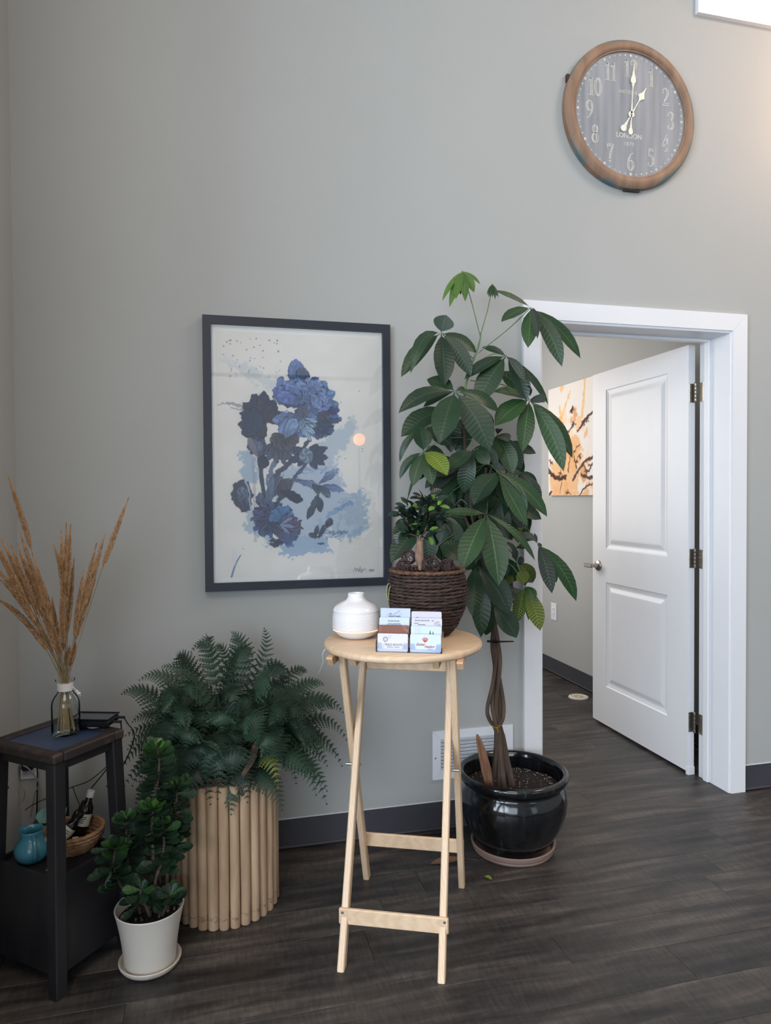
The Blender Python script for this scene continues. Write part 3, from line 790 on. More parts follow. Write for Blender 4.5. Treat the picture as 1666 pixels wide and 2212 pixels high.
# ---- canvas in the office
cv = empty('canvas_print', (IX, 1.8, 1.34), 'canvas photograph of orange blossom twigs on the office wall', 'picture')
cy0, cy1, cz0, cz1 = 1.40, 2.187, 1.338, 2.130
M_canvas = plain('canvas_edge', (228, 214, 196), .8)
m_ = MB(); m_.box((IX-.0135, (cy0+cy1)/2, (cz0+cz1)/2), (.025, cy1-cy0, cz1-cz0), bev=.002); m_.build('stretcher', M_canvas, cv)
pc = Paint(150, 152, (226, 220, 214))
def cc(x, y):      # photo pixels to canvas cells (left edge near x 1184, door hides x > 1280)
    p = at(x, y, X=IX-.026); return ((cy1-p.y)/(cy1-cy0)*149, (cz1-p.z)/(cz1-cz0)*151)
def CC(*p): return [cc(x, y) for x, y in p]
og = (222, 164, 108)
for q in range(46):
    x = rnd.gauss(1238, 22); y = rnd.gauss(985, 58); s_ = rnd.uniform(5, 14)
    c = rnd.choice(((222, 166, 112), (232, 184, 136), (206, 142, 88), (238, 204, 168), (214, 152, 98)))
    pc.poly(CC(*[(x+s_*.6*math.cos(t), y+s_*1.5*math.sin(t)) for t in np.linspace(0, 2*PI, 9)[:-1]]), c, .75, 4, 4)
pc.poly(CC((1188, 1010), (1225, 960), (1255, 960), (1250, 1070), (1190, 1068)), (224, 172, 120), .8, 6, 6)
for a_, b_, w_ in (((1214, 902), (1232, 846), 3), ((1258, 900), (1264, 822), 5), ((1210, 880), (1212, 902), 5)): pc.stroke(CC(a_, b_), w_, (226, 176, 110), .7, 2)
tw = (66, 42, 34)
for pts, w_ in ((((1184, 1012), (1200, 1030), (1222, 1034)), 4), (((1184, 1020), (1205, 1036), (1224, 1028)), 3), (((1238, 1036), (1262, 1000), (1280, 988)), 3.2), (((1256, 1024), (1270, 1032), (1280, 1030)), 3.6), (((1262, 1006), (1272, 1018), (1280, 1000)), 2), (((1250, 1072), (1262, 1056), (1280, 1046)), 2.2),
               (((1228, 935), (1240, 912)), 2.4), (((1248, 932), (1264, 908), (1280, 892)), 3.2), (((1236, 890), (1238, 880)), 4), (((1215, 960), (1228, 930)), 1.4), (((1192, 1062), (1186, 1072)), 3), (((1210, 1066), (1214, 1040)), 1.2), (((1228, 1020), (1232, 985)), 2.2), (((1246, 1010), (1240, 980), (1252, 960)), 1.8)):
    pc.stroke(CC(*pts), w_*1.1, tw, .9, 1.6)
for (x, y) in ((1236, 885), (1240, 914), (1268, 906), (1262, 912), (1244, 1000), (1228, 1065), (1190, 1000), (1212, 1022), (1268, 1020), (1252, 984), (1276, 1005)):
    for q in range(5): t = rnd.uniform(0, 6.3); pc.stroke(CC((x, y), (x+5*math.cos(t), y+7*math.sin(t))), 1.6, (72, 44, 34), .8, 1)
pc.build('photo_print', (IX-.0268, cy1, cz0), (0, -1, 0), (0, 0, 1), cy1-cy0, cz1-cz0, M_print, cv)

# ---- wall clock
CK = Vector((1.735, -.0, 2.928)); CRD = .307
ck = empty('wall_clock', tuple(CK), 'large round wooden wall clock with a washed grey face, hanging top right', 'clock')
axc = (Vector((1, 0, 0)), Vector((0, 0, 1)), Vector((0, -1, 0)))
M_clockwood = plain('worn_clock_wood', (132, 104, 84), .6, c2=(152, 122, 100), scale=(30, 6, 6), bump=.2, bscale=90)
# worn teal paint showing on the outer edge
nt = M_clockwood.node_tree; bs = nt.nodes['Principled BSDF']; src = bs.inputs['Base Color'].links[0].from_socket
tc = nt.nodes.new('ShaderNodeTexCoord'); sx = nt.nodes.new('ShaderNodeSeparateXYZ'); nt.links.new(tc.outputs['Object'], sx.inputs[0])
cxy = nt.nodes.new('ShaderNodeCombineXYZ'); nt.links.new(sx.outputs['X'], cxy.inputs['X']); nt.links.new(sx.outputs['Z'], cxy.inputs['Y'])
ln = N(nt, 'ShaderNodeVectorMath', operation='LENGTH'); nt.links.new(cxy.outputs[0], ln.inputs[0])
nz_ = N(nt, 'ShaderNodeTexNoise'); nz_.inputs['Scale'].default_value = 7; nt.links.new(tc.outputs['Object'], nz_.inputs['Vector'])
s1 = N(nt, 'ShaderNodeMath', operation='MULTIPLY_ADD'); s1.inputs[1].default_value = .075; nt.links.new(nz_.outputs['Fac'], s1.inputs[0]); nt.links.new(ln.outputs['Value'], s1.inputs[2])
s2 = N(nt, 'ShaderNodeMath', operation='MULTIPLY_ADD'); s2.inputs[1].default_value = .040; nt.links.new(sx.outputs['X'], s2.inputs[0]); nt.links.new(s1.outputs[0], s2.inputs[2])
mr = N(nt, 'ShaderNodeMapRange'); mr.inputs['From Min'].default_value = .332; mr.inputs['From Max'].default_value = .347; nt.links.new(s2.outputs[0], mr.inputs['Value'])
mc = N(nt, 'ShaderNodeMix', data_type='RGBA'); nt.links.new(mr.outputs[0], mc.inputs['Factor']); nt.links.new(src, mc.inputs['A']); mc.inputs['B'].default_value = (*lin((84, 112, 116)), 1)
nt.links.new(mc.outputs['Result'], bs.inputs['Base Color'])
m_ = MB(); m_.lathe(CK, [(.258, .002), (.306, .002), (CRD, .012), (.306, .026), (.300, .033), (.285, .040), (.272, .040), (.266, .036), (.263, .031), (.258, .030)], 96, axc, closed=True)
m_.build('clock_frame', M_clockwood, ck, True, origin=CK)
M_face = plain('grey_washed_face', (130, 133, 139), .7, c2=(158, 161, 166), scale=(34, 34, 2.6), bump=.15, bscale=120, ramp_pos=(.3, .75), detail=7)
m_ = MB(); m_.lathe(CK, [(.262, .016), (.262, .023), (.0001, .023)], 64, axc); m_.build('clock_face', M_face, ck, origin=CK)
M_num = plain('cream_numeral_paint', (208, 206, 196), .7, c2=(186, 184, 176), scale=(60, 60, 60))
M_hand = plain('cream_clock_hands', (226, 226, 210), .5)
fo = CK+Vector((0, -.0231, 0)); RX, UZ = Vector((1, 0, 0)), Vector((0, 0, 1))
def ell(cx, cy, rx, ry, a0=0, a1=360, n=20): return [(cx+rx*math.cos(math.radians(a0+(a1-a0)*i/n)), cy+ry*math.sin(math.radians(a0+(a1-a0)*i/n))) for i in range(n+1)]
G = {
 '0': (.62, [ell(.31, .5, .27, .5), ell(.31, .5, .15, .44)]),
 '1': (.42, [[(.02, .78), (.16, .86), (.22, .99)], [(.20, .97), (.20, .02)], [(.31, 1), (.31, .02)], [(.06, .02), (.44, .02)], [(.20, .99), (.31, 1)]]),
 '2': (.62, [cr([(.2, .72), (.1, .74), (.09, .86), (.22, .98), (.38, .99), (.53, .86), (.55, .7), (.46, .5), (.25, .26), (.08, .03)]), cr([(.3, .93), (.41, .86), (.44, .7), (.36, .5), (.2, .26)]), [(.08, .03), (.56, .03), (.58, .2)], [(.14, .14), (.5, .14)]]),
 '3': (.60, [cr([(.16, .74), (.09, .84), (.2, .97), (.34, .99), (.49, .9), (.5, .7), (.4, .57), (.28, .53), (.44, .49), (.55, .34), (.52, .12), (.36, .01), (.16, .02), (.07, .12), (.14, .22)]), cr([(.3, .94), (.4, .86), (.4, .7), (.32, .58)]), cr([(.36, .46), (.45, .32), (.42, .14), (.32, .05)])]),
 '4': (.66, [[(.44, 1), (.04, .30)], [(.04, .30), (.62, .30)], [(.08, .38), (.6, .38)], [(.40, .76), (.40, .02)], [(.51, .80), (.51, .02)], [(.26, .02), (.64, .02)]]),
 '5': (.60, [[(.52, .97), (.16, 1)], [(.16, 1), (.13, .55)], [(.5, .88), (.2, .9)], cr([(.13, .55), (.28, .62), (.46, .56), (.55, .34), (.5, .12), (.34, .01), (.16, .02), (.07, .12), (.14, .2)]), cr([(.34, .54), (.44, .36), (.42, .16), (.32, .06)])]),
 '6': (.62, [cr([(.5, .98), (.3, .88), (.13, .66), (.06, .36), (.1, .12), (.26, .0), (.42, .03), (.56, .18), (.55, .4), (.42, .54), (.28, .54), (.16, .44)]), cr([(.3, .8), (.18, .6), (.16, .3), (.22, .1)]), cr([(.36, .5), (.44, .36), (.44, .18), (.34, .05)])]),
 '7': (.58, [[(.06, .78), (.08, .98)], [(.08, .98), (.56, .98)], [(.1, .89), (.5, .89)], cr([(.56, .98), (.44, .72), (.34, .46), (.31, .1)]), cr([(.46, .9), (.34, .66), (.24, .4), (.22, .1)]), ell(.265, .07, .05, .06)]),
 '8': (.60, [ell(.30, .76, .2, .23), ell(.30, .27, .25, .27), ell(.33, .76, .1, .2), ell(.27, .27, .14, .23)]),
}
G['9'] = (.62, [[(.62-a, 1-b) for a, b in st] for st in G['6'][1]])
for hnum in range(1, 13):
    an = math.radians(90-30*hnum); R_ = .192
    cx_, cz_ = R_*math.cos(an), R_*math.sin(an)
    s = str(hnum); Hn = .073; Wt = sum(G[c][0] for c in s)*Hn*.82+(len(s)-1)*.002
    m_ = MB(); x = cx_-Wt/2
    for c in s:
        for st in G[c][1]:
            m_.ribbon([(x+a*Hn*.82, cz_-Hn/2+b*Hn) for a, b in st], .0031, fo, RX, UZ, .0006)
        x += G[c][0]*Hn*.82+.002
    m_.build('numeral', M_num, ck)
m_ = MB()
for q in range(60):
    an = 2*PI*q/60; c = (.2455*math.cos(an), .2455*math.sin(an))
    if q % 5 == 0: m_.lathe(fo+RX*c[0]+UZ*c[1], [(.0062, 0), (.0060, .0008), (.0001, .0008)], 12, axc)
    else: m_.box(fo+RX*c[0]+UZ*c[1]+Vector((0, -.0003, 0)), (.0052, .0008, .0062))
m_.build('minute_track', M_num, ck)['kind'] = 'stuff'
text('antique_lettering', 'ANTIQUE', .020, fo+Vector((-.012, 0, .093)), RX, UZ, M_num, ck, ext=.0004, sx=.92, space=1.15)
text('london_lettering', 'LONDON', .028, fo+Vector((-.008, 0, -.088)), RX, UZ, M_num, ck, ext=.0004, sx=.98, bold=.0006)
text('year_lettering', '1870', .022, fo+Vector((-.008, 0, -.122)), RX, UZ, M_num, ck, ext=.0004, space=1.2)
def hand(name, dx, dz, L, tail, lift, wd):
    d_ = Vector((dx, 0, dz)).normalized(); s_ = Vector((d_.z, 0, -d_.x))
    L_ = L
    half = [(0, .30), (.10, .25), (.28, .12), (.50, .14), (.56, .30), (.58, .55), (.60, .32), (.62, .75), (.66, 1.0), (.70, .90), (.78, .45), (.86, .20), (1.0, .07)]
    poly = [(w_*wd/2, t*L_) for t, w_ in half] + [(-w_*wd/2, t*L_) for t, w_ in reversed(half)]
    o_ = CK+Vector((0, -.0235-lift, 0))
    m_ = MB()
    m_.prism(poly, o_, s_, d_, .0012) if s_.cross(d_).y < 0 else m_.prism(poly[::-1], o_, -s_, d_, .0012)
    tp = [(0, .22), (.3, .18), (.55, .30), (.58, .55), (.62, .25), (.70, .55), (.78, .85), (.88, .95), (.97, .7), (1.02, 0)]
    poly = [(w_*wd/2*.9, -t*tail) for t, w_ in tp] + [(-w_*wd/2*.9, -t*tail) for t, w_ in reversed(tp)]
    m_.prism(poly[::-1], o_, s_, d_, .0012) if s_.cross(d_).y < 0 else m_.prism(poly, o_, -s_, d_, .0012)
    m_.lathe(o_, [(.0135, 0), (.0135, .0012), (.0001, .0012)], 20, axc)
    return m_.build(name, M_hand, ck)
hand('hour_hand', .071, .118, .140, .082, .003, .032)
hand('minute_hand', .0125, .211, .212, .084, .0055, .025)
m_ = MB(); m_.lathe(CK+Vector((0, -.030, 0)), [(.004, -.004), (.004, .0015), (.0001, .0022)], 12, axc); m_.build('pivot', M_screw, ck)
m_ = MB(); m_.box(CK+Vector((.01, -.012, -.309)), (.075, .012, .006)); M_brk = plain('bracket_brown', (70, 54, 46), .7); m_.build('bracket', M_brk, ck); m_ = MB(); m_.box(CK+Vector((-.285, -.010, .12)), (.012, .014, .03)); m_.build('bracket', M_brk, ck)

# ---- wall vent, outlet, floor diffuser
M_vent = plain('white_vent_enamel', (226, 229, 234), .4)
M_dark = plain('dark_void', (20, 20, 22), .9)
vt = empty('wall_vent', (1.03, 0, .20), 'white louvred return-air grille low on the wall behind the black pot', 'vent')
vx0, vx1, vz0, vz1 = .857, 1.203, .203, .398; fwv = .034
m_ = MB(); m_.box(((vx0+vx1)/2, -.0006, (vz0+vz1)/2), (vx1-vx0-.01, .001, vz1-vz0-.01)); m_.build('backing', M_dark, vt)
for poly in ([(vx0, vz0), (vx1, vz0), (vx1-fwv, vz0+fwv), (vx0+fwv, vz0+fwv)], [(vx0, vz0), (vx0+fwv, vz0+fwv), (vx0+fwv, vz1-fwv), (vx0, vz1)], [(vx1, vz0), (vx1, vz1), (vx1-fwv, vz1-fwv), (vx1-fwv, vz0+fwv)], [(vx0+fwv, vz1-fwv), (vx1-fwv, vz1-fwv), (vx1, vz1), (vx0, vz1)]):
    cxm = sum(p[0] for p in poly)/4; czm = sum(p[1] for p in poly)/4
    m_ = MB(); m_.prism([(cxm+(x-cxm)*.9985, czm+(z-czm)*.996) for x, z in poly], (0, -.001, 0), (1, 0, 0), (0, 0, 1), .006); m_.build('frame_side', M_vent, vt)
nlv = 9
for q in range(nlv):
    z = vz0+fwv+(vz1-vz0-2*fwv)*(q+.5)/nlv
    m_ = MB(); m_.box(((vx0+vx1)/2, -.006, z), (vx1-vx0-2*fwv+.002, .0012, .0155), (Vector((1, 0, 0)), Vector((0, math.cos(.5), math.sin(.5))), Vector((0, -math.sin(.5), math.cos(.5))))); m_.build('louvre', M_vent, vt)
for x in (vx0+.012, vx1-.012): m_ = MB(); m_.lathe((x, -.0068, (vz0+vz1)/2-.01), [(.0035, 0), (.003, .001), (.0001, .001)], 10, axc); m_.build('screw', M_screw, vt)
ol = empty('wall_outlet', (IX, 2.14, .465), 'white power outlet plate on the office wall', 'outlet')
oy, oz = 2.150, .465
m_ = MB(); m_.box((IX-.003, oy, oz), (.006, .086, .128), bev=.0025); m_.build('cover_plate', M_vent, ol)
m_ = MB(); m_.box((IX-.0075, oy, oz), (.004, .034, .068), bev=.002); o_ = m_.build('receptacle', M_white, ol)
m_ = MB()
for dz in (-.018, .018):
    for dy in (-.006, .006): m_.box((IX-.0098, oy+dy, oz+dz), (.001, .0016, .008))
m_.build('slots', M_dark, o_)['kind'] = 'stuff'
fd = empty('floor_diffuser', (2.36, 1.515, 0), 'round cream air diffuser set in the office floor', 'vent')
fc = Vector((2.362, 1.520, .002))
M_cream = plain('cream_plastic', (214, 208, 190), .5)
m_ = MB(); m_.lathe(fc, [(.066, 0), (.064, .006), (.056, .009), (.050, .009), (.046, .006), (.0001, .006)], 40); m_.build('diffuser_ring', M_cream, fd, True)
m_ = MB()
for q in range(24):
    a = 2*PI*q/24; 
    for r_ in (.018, .032): m_.box(fc+Vector((r_*math.cos(a), r_*math.sin(a), .0062)), (.009, .0022, .001), (Vector((math.cos(a+.6), math.sin(a+.6), 0)), Vector((-math.sin(a+.6), math.cos(a+.6), 0)), Vector((0, 0, 1))))
m_.build('slots', plain('diffuser_slot', (150, 140, 120), .7), fd)['kind'] = 'stuff'
# round glowing lamp across the room, seen only as a reflection in the picture glass
gl = empty('globe_lamp', (1.62, -5.0, 1.30), 'round orange glowing lamp mirrored in the picture glass', 'lamp')
m_ = MB(); m_.ball((1.62, -5.0, 1.97), .066, 24, 16); m_.build('lamp_shade', plain('glowing_shade', (255, 170, 110), .5, emit=(255, 128, 66), estr=5.0), gl, True)
m_ = MB(); m_.tube([(1.62, -5.0, .02), (1.62, -5.0, 1.88)], .012); m_.lathe((1.62, -5.0, .0), [(.14, .003), (.14, .015), (.02, .03), (.0001, .03)], 30); m_.build('lamp_stand', M_black, gl, True)
gl.location = (1.62, -5.0, 0)
for c in gl.children: c.location.z += 1.30
# ------------------------------------------------------------------ round folding bar table
TC = Vector((.586, -.55, 0)); TA = math.radians(-24)
TU = Vector((math.cos(TA), math.sin(TA), 0)); TV = Vector((-math.sin(TA), math.cos(TA), 0)); TZ = Vector((0, 0, 1))
def T(u, v, z): return TC+TU*u+TV*v+Vector((0, 0, z))
pc1, pc2, pc3 = (222, 194, 162), (214, 184, 152), (203, 170, 136)
M_pz = wood('pine_upright', pc1, pc2, pc3, 2, fine=60, rings=6)
M_pu = wood('pine_across', pc1, pc2, pc3, 0, rot=(0, 0, -TA), fine=60, rings=5)
M_pv = wood('pine_end', (214, 178, 144), (202, 162, 126), (180, 138, 104), 1, rot=(0, 0, -TA), fine=70, rings=8)
tb = empty('bar_table', tuple(TC), 'tall round folding table of pale pine with slender crossed legs', 'table')
ZT = .890; TR = .246
# top: glued boards, each a part
nb = 6; edges = [-TR, -.150, -.075, -.005, .070, .145, TR]
for i in range(nb):
    v0, v1 = edges[i]+.0002, edges[i+1]-.0002
    vs = [v0+(v1-v0)*k/10 for k in range(11)]
    def hw(v, r): return math.sqrt(max(r*r-v*v, 0))
    outl = [(hw(v, TR), v) for v in vs]+[(-hw(v, TR), v) for v in reversed(vs)]
    outl = [p for k, p in enumerate(outl) if k == 0 or (abs(p[0]-outl[k-1][0])+abs(p[1]-outl[k-1][1])) > 1e-5]
    if abs(outl[0][0]-outl[-1][0])+abs(outl[0][1]-outl[-1][1]) < 1e-5: outl.pop()
    m_ = MB(); n = len(outl)
    lv = [(.0, .974), (.003, .990), (.008, 1.0), (.014, 1.0), (.019, .990), (.022, .974)]
    V = []
    for h, s_ in lv:
        for (u, v) in outl:
            rr = math.hypot(u, v); k = 1.0 if rr < TR*.97 else s_
            V.append(T(u*k, v*k if rr >= TR*.97 else v, ZT-.022+h))
    F = [tuple(range(n-1, -1, -1)), tuple((len(lv)-1)*n+k for k in range(n))]
    for j in range(len(lv)-1):
        for k in range(n):
            k2 = (k+1) % n; F.append((j*n+k, j*n+k2, (j+1)*n+k2, (j+1)*n+k))
    m_.add(V, F); m_.build('top_board', M_pu, tb, True, angle=50)
LEGT = .021; LEGD = .033
def leg(u, v0, v1, z1=.866):
    m_ = MB(); p0, p1 = T(u, v0, 0), T(u, v1, z1)
    dz = (p1-p0).normalized(); xax = TU; yax = dz.cross(xax).normalized()
    b = []
    # level-cut ends
    hx, hy = LEGT/2, LEGD/2/abs(dz.z)
    prof = [(-hx+.003, -hy), (hx-.003, -hy), (hx, -hy+.004), (hx, hy-.004), (hx-.003, hy), (-hx+.003, hy), (-hx, hy-.004), (-hx, -hy+.004)]
    V = [p0+TU*a+TV*c for a, c in prof]+[p1+TU*a+TV*c for a, c in prof]
    F = [tuple(range(7, -1, -1)), tuple(range(8, 16))]+[(i, (i+1) % 8, 8+(i+1) % 8, 8+i) for i in range(8)]
    m_.add(V, F); return m_.build('leg', M_pz, tb)
for s_ in (-1, 1): leg(s_*.142, -.257, .10); leg(s_*.166, .225, -.12)
for u in (-.190, -.121, .121, .190):     # battens under the top
    m_ = MB(); L = .185
    sec = [(-L, -.006), (-L+.016, -.026), (L-.016, -.026), (L, -.006), (L, 0), (-L, 0)]
    o_ = T(u+.009, 0, ZT-.022); m_.prism(sec, o_, TV, TZ, .018) if TV.cross(TZ).dot(TU) < 0 else m_.prism(sec, T(u-.009, 0, ZT-.022), TV, TZ, .018)
    m_.build('batten', M_pv, tb)
axt = (TU, TV, TZ)
m_ = MB(); m_.box(T(0, -.2165, .128), (.316, .012, .046), axt, .003); o_ = m_.build('crossbar', M_pu, tb)
for u in (-.147, .147):
    for dz in (-.012, .012):
        m_ = MB(); m_.lathe(T(u, -.2225, .128+dz), [(.0042, 0), (.0038, .0008), (.002, .001), (.0014, .0004), (.0001, .0004)], 12, (TU, TZ, -TV)); m_.build('screw', M_screw, o_)
m_ = MB(); m_.box(T(0, .187, .156), (.352, .012, .046), axt, .003); m_.build('crossbar', M_pu, tb)
m_ = MB(); m_.box(T(0, .070, .806), (.262, .012, .062), axt, .003); m_.build('top_rail', M_pu, tb)
for s_ in (-1, 1): m_ = MB(); m_.lathe(T(s_*.1525, -.035, .50), [(.004, -.024), (.004, .024)], 10, (TV, TZ, TU)); m_.build('pivot_bolt', M_screw, tb)

# ------------------------------------------------------------------ aroma diffuser on the table
DC = Vector((.452, -.482, ZT))
M_cer = plain('white_ceramic', (236, 234, 236), .22, coat=.4)
M_glow = plain('peach_light_ring', (255, 190, 160), .5, emit=(255, 168, 138), estr=1.6)
df = empty('aroma_diffuser', tuple(DC), 'white ribbed ceramic aroma diffuser with a glowing peach ring', 'diffuser')
m_ = MB(); m_.lathe(DC, [(.030, .0), (.042, .001), (.058, .010), (.068, .020), (.0722, .0260), (.0715, .0265)], 56); m_.build('base', M_cer, df, True)
m_ = MB(); m_.lathe(DC, [(.0700, .0262), (.0742, .0264), (.0748, .0275), (.0744, .0290), (.0700, .0292)], 56); m_.build('light_ring', M_glow, df, True)
prof = [(.0720, .0293), (.0756, .0305)]
for q in range(11):
    z = .034+q*.0047; r = .0768*(1-max(0, (z-.052)/.030)**2*.045)
    prof += [(r, z-.0014), (r+.0004, z), (r, z+.0014), (r-.0004, z+.0026)]
for r, z in ((.0742, .0880), (.0715, .0935), (.0668, .100), (.0598, .1055), (.0505, .111), (.0408, .1155), (.033, .1195), (.0280, .1255), (.0262, .133), (.0265, .139), (.0258, .1415), (.0232, .141), (.0225, .136), (.022, .125), (.0001, .124)): prof.append((r, z))
m_ = MB(); m_.lathe(DC, prof, 64); m_.build('body', M_cer, df, True)
M_cord = plain('white_cord', (220, 220, 222), .5)
m_ = MB(); pts = [DC+Vector((-.03, .078, .004)), DC+Vector((-.04, .095, .003)), T(-.185, .160, ZT+.003), T(-.196, .172, ZT-.012), at(703, 1402, Y=-.34), at(698, 1430, Y=-.32), at(690, 1452, Y=-.28), at(680, 1466, Y=-.2), at(668, 1500, Y=-.12), at(655, 1560, Y=-.05), at(650, 1640, Y=-.03)]
m_.tube(cr(pts, 6), .0017, 6); tag(m_.build('white_cable', M_cord, None, True), 'thin white cable dropping from the table edge down behind the fern', 'cable')

# ------------------------------------------------------------------ card holder and cards
M_acr = thin_glass('clear_acrylic', .07, (.95, .97, 1.0))
HO = at(812, 1408.5, Z=ZT); HD = (at(955, 1412.5, Z=ZT)-HO); HO.z = ZT; HD.z = 0; HWD = HD.length; HU = HD.normalized(); HV = Vector((-HU.y, HU.x, 0))
def Hh(u, v, z): return HO+HU*u+HV*v+Vector((0, 0, z))
hd = empty('card_holder', tuple(Hh(HWD/2, .03, 0)), 'clear acrylic eight-pocket business card holder on the pine table', 'card holder')
axh = (HU, HV, TZ)
cwid = HWD/2; dep = .0175; stp = .0203; ntr = 4
m_ = MB()
for u in (0.001, cwid, HWD-.001):
    sec = [(0, 0), (dep*ntr, 0)]
    for k in range(ntr-1, -1, -1): sec += [(dep*(k+1), .022+stp*k+.010), (dep*k, .022+stp*k+.006)]
    m_.prism(sec, Hh(u-.0008, 0, .001), HV, TZ, .0016) if HV.cross(TZ).dot(HU) > 0 else m_.prism(sec[::-1], Hh(u-.0008, 0, .001), HV, TZ, .0016)
m_.build('side_panel', M_acr, hd)
for k in range(ntr):
    for c in range(2):
        u0 = c*cwid+.003; u1 = u0+cwid-.006; zt = .0265; z0 = stp*k
        w_ = u1-u0
        # front lip with a U cut-out
        sec = [(0, 0), (w_, 0), (w_, zt), (w_*.87, zt), (w_*.84, zt-.003), (w_*.82, .012), (w_*.80, .010), (w_*.20, .010), (w_*.18, .012), (w_*.16, zt-.003), (w_*.13, zt), (0, zt)]
        m_ = MB(); m_.prism(sec, Hh(u0, dep*k+.0016, z0+.001), HU, TZ, .0014); m_.build('pocket_lip', M_acr, hd)
m_ = MB(); m_.box(Hh(HWD/2, dep*ntr/2, .0009), (HWD, dep*ntr, .0016), axh); m_.build('base_plate', M_acr, hd)
def rounded(w_, h_, r_):
    o_ = []
    for (cx_, cy_, a0) in ((w_-r_, h_-r_, 0), (r_, h_-r_, 90), (r_, r_, 180), (w_-r_, r_, 270)):
        for q in range(5): a = math.radians(a0+22.5*q); o_.append((cx_+r_*math.cos(a), cy_+r_*math.sin(a)))
    return o_
M_ink = plain('black_ink', (18, 18, 26), .7); M_ink2 = plain('grey_ink', (44, 46, 58), .7); M_red = plain('red_ink', (150, 26, 34), .7); M_org = plain('ember_ink', (196, 92, 68), .7)
M_grn = plain('green_ink', (84, 140, 96), .7); M_lil = plain('brown_line_ink', (206, 170, 150), .7)
cardcols = {(0, 0): (226, 224, 236), (1, 0): (214, 226, 246), (0, 1): (140, 88, 72), (1, 1): (216, 226, 244), (0, 2): (214, 228, 244), (1, 2): (222, 218, 232), (0, 3): (204, 214, 238), (1, 3): (218, 212, 226)}
cardlab = {(0, 0): 'white WILD ROOTS business cards in the front left pocket', (1, 0): 'white business cards with red Ember Healing script, front right pocket', (0, 1): 'brown business cards in the second left pocket', (1, 1): 'pale business cards printed with two green firs, second right pocket',
  (0, 2): 'pale business cards with slanted name script, third left pocket', (1, 2): 'lilac-white DAVID BALFOUR business cards, third right pocket', (0, 3): 'pale blue natural health business cards in the rear left pocket', (1, 3): 'plain lilac cards standing lowest at the rear right pocket'}
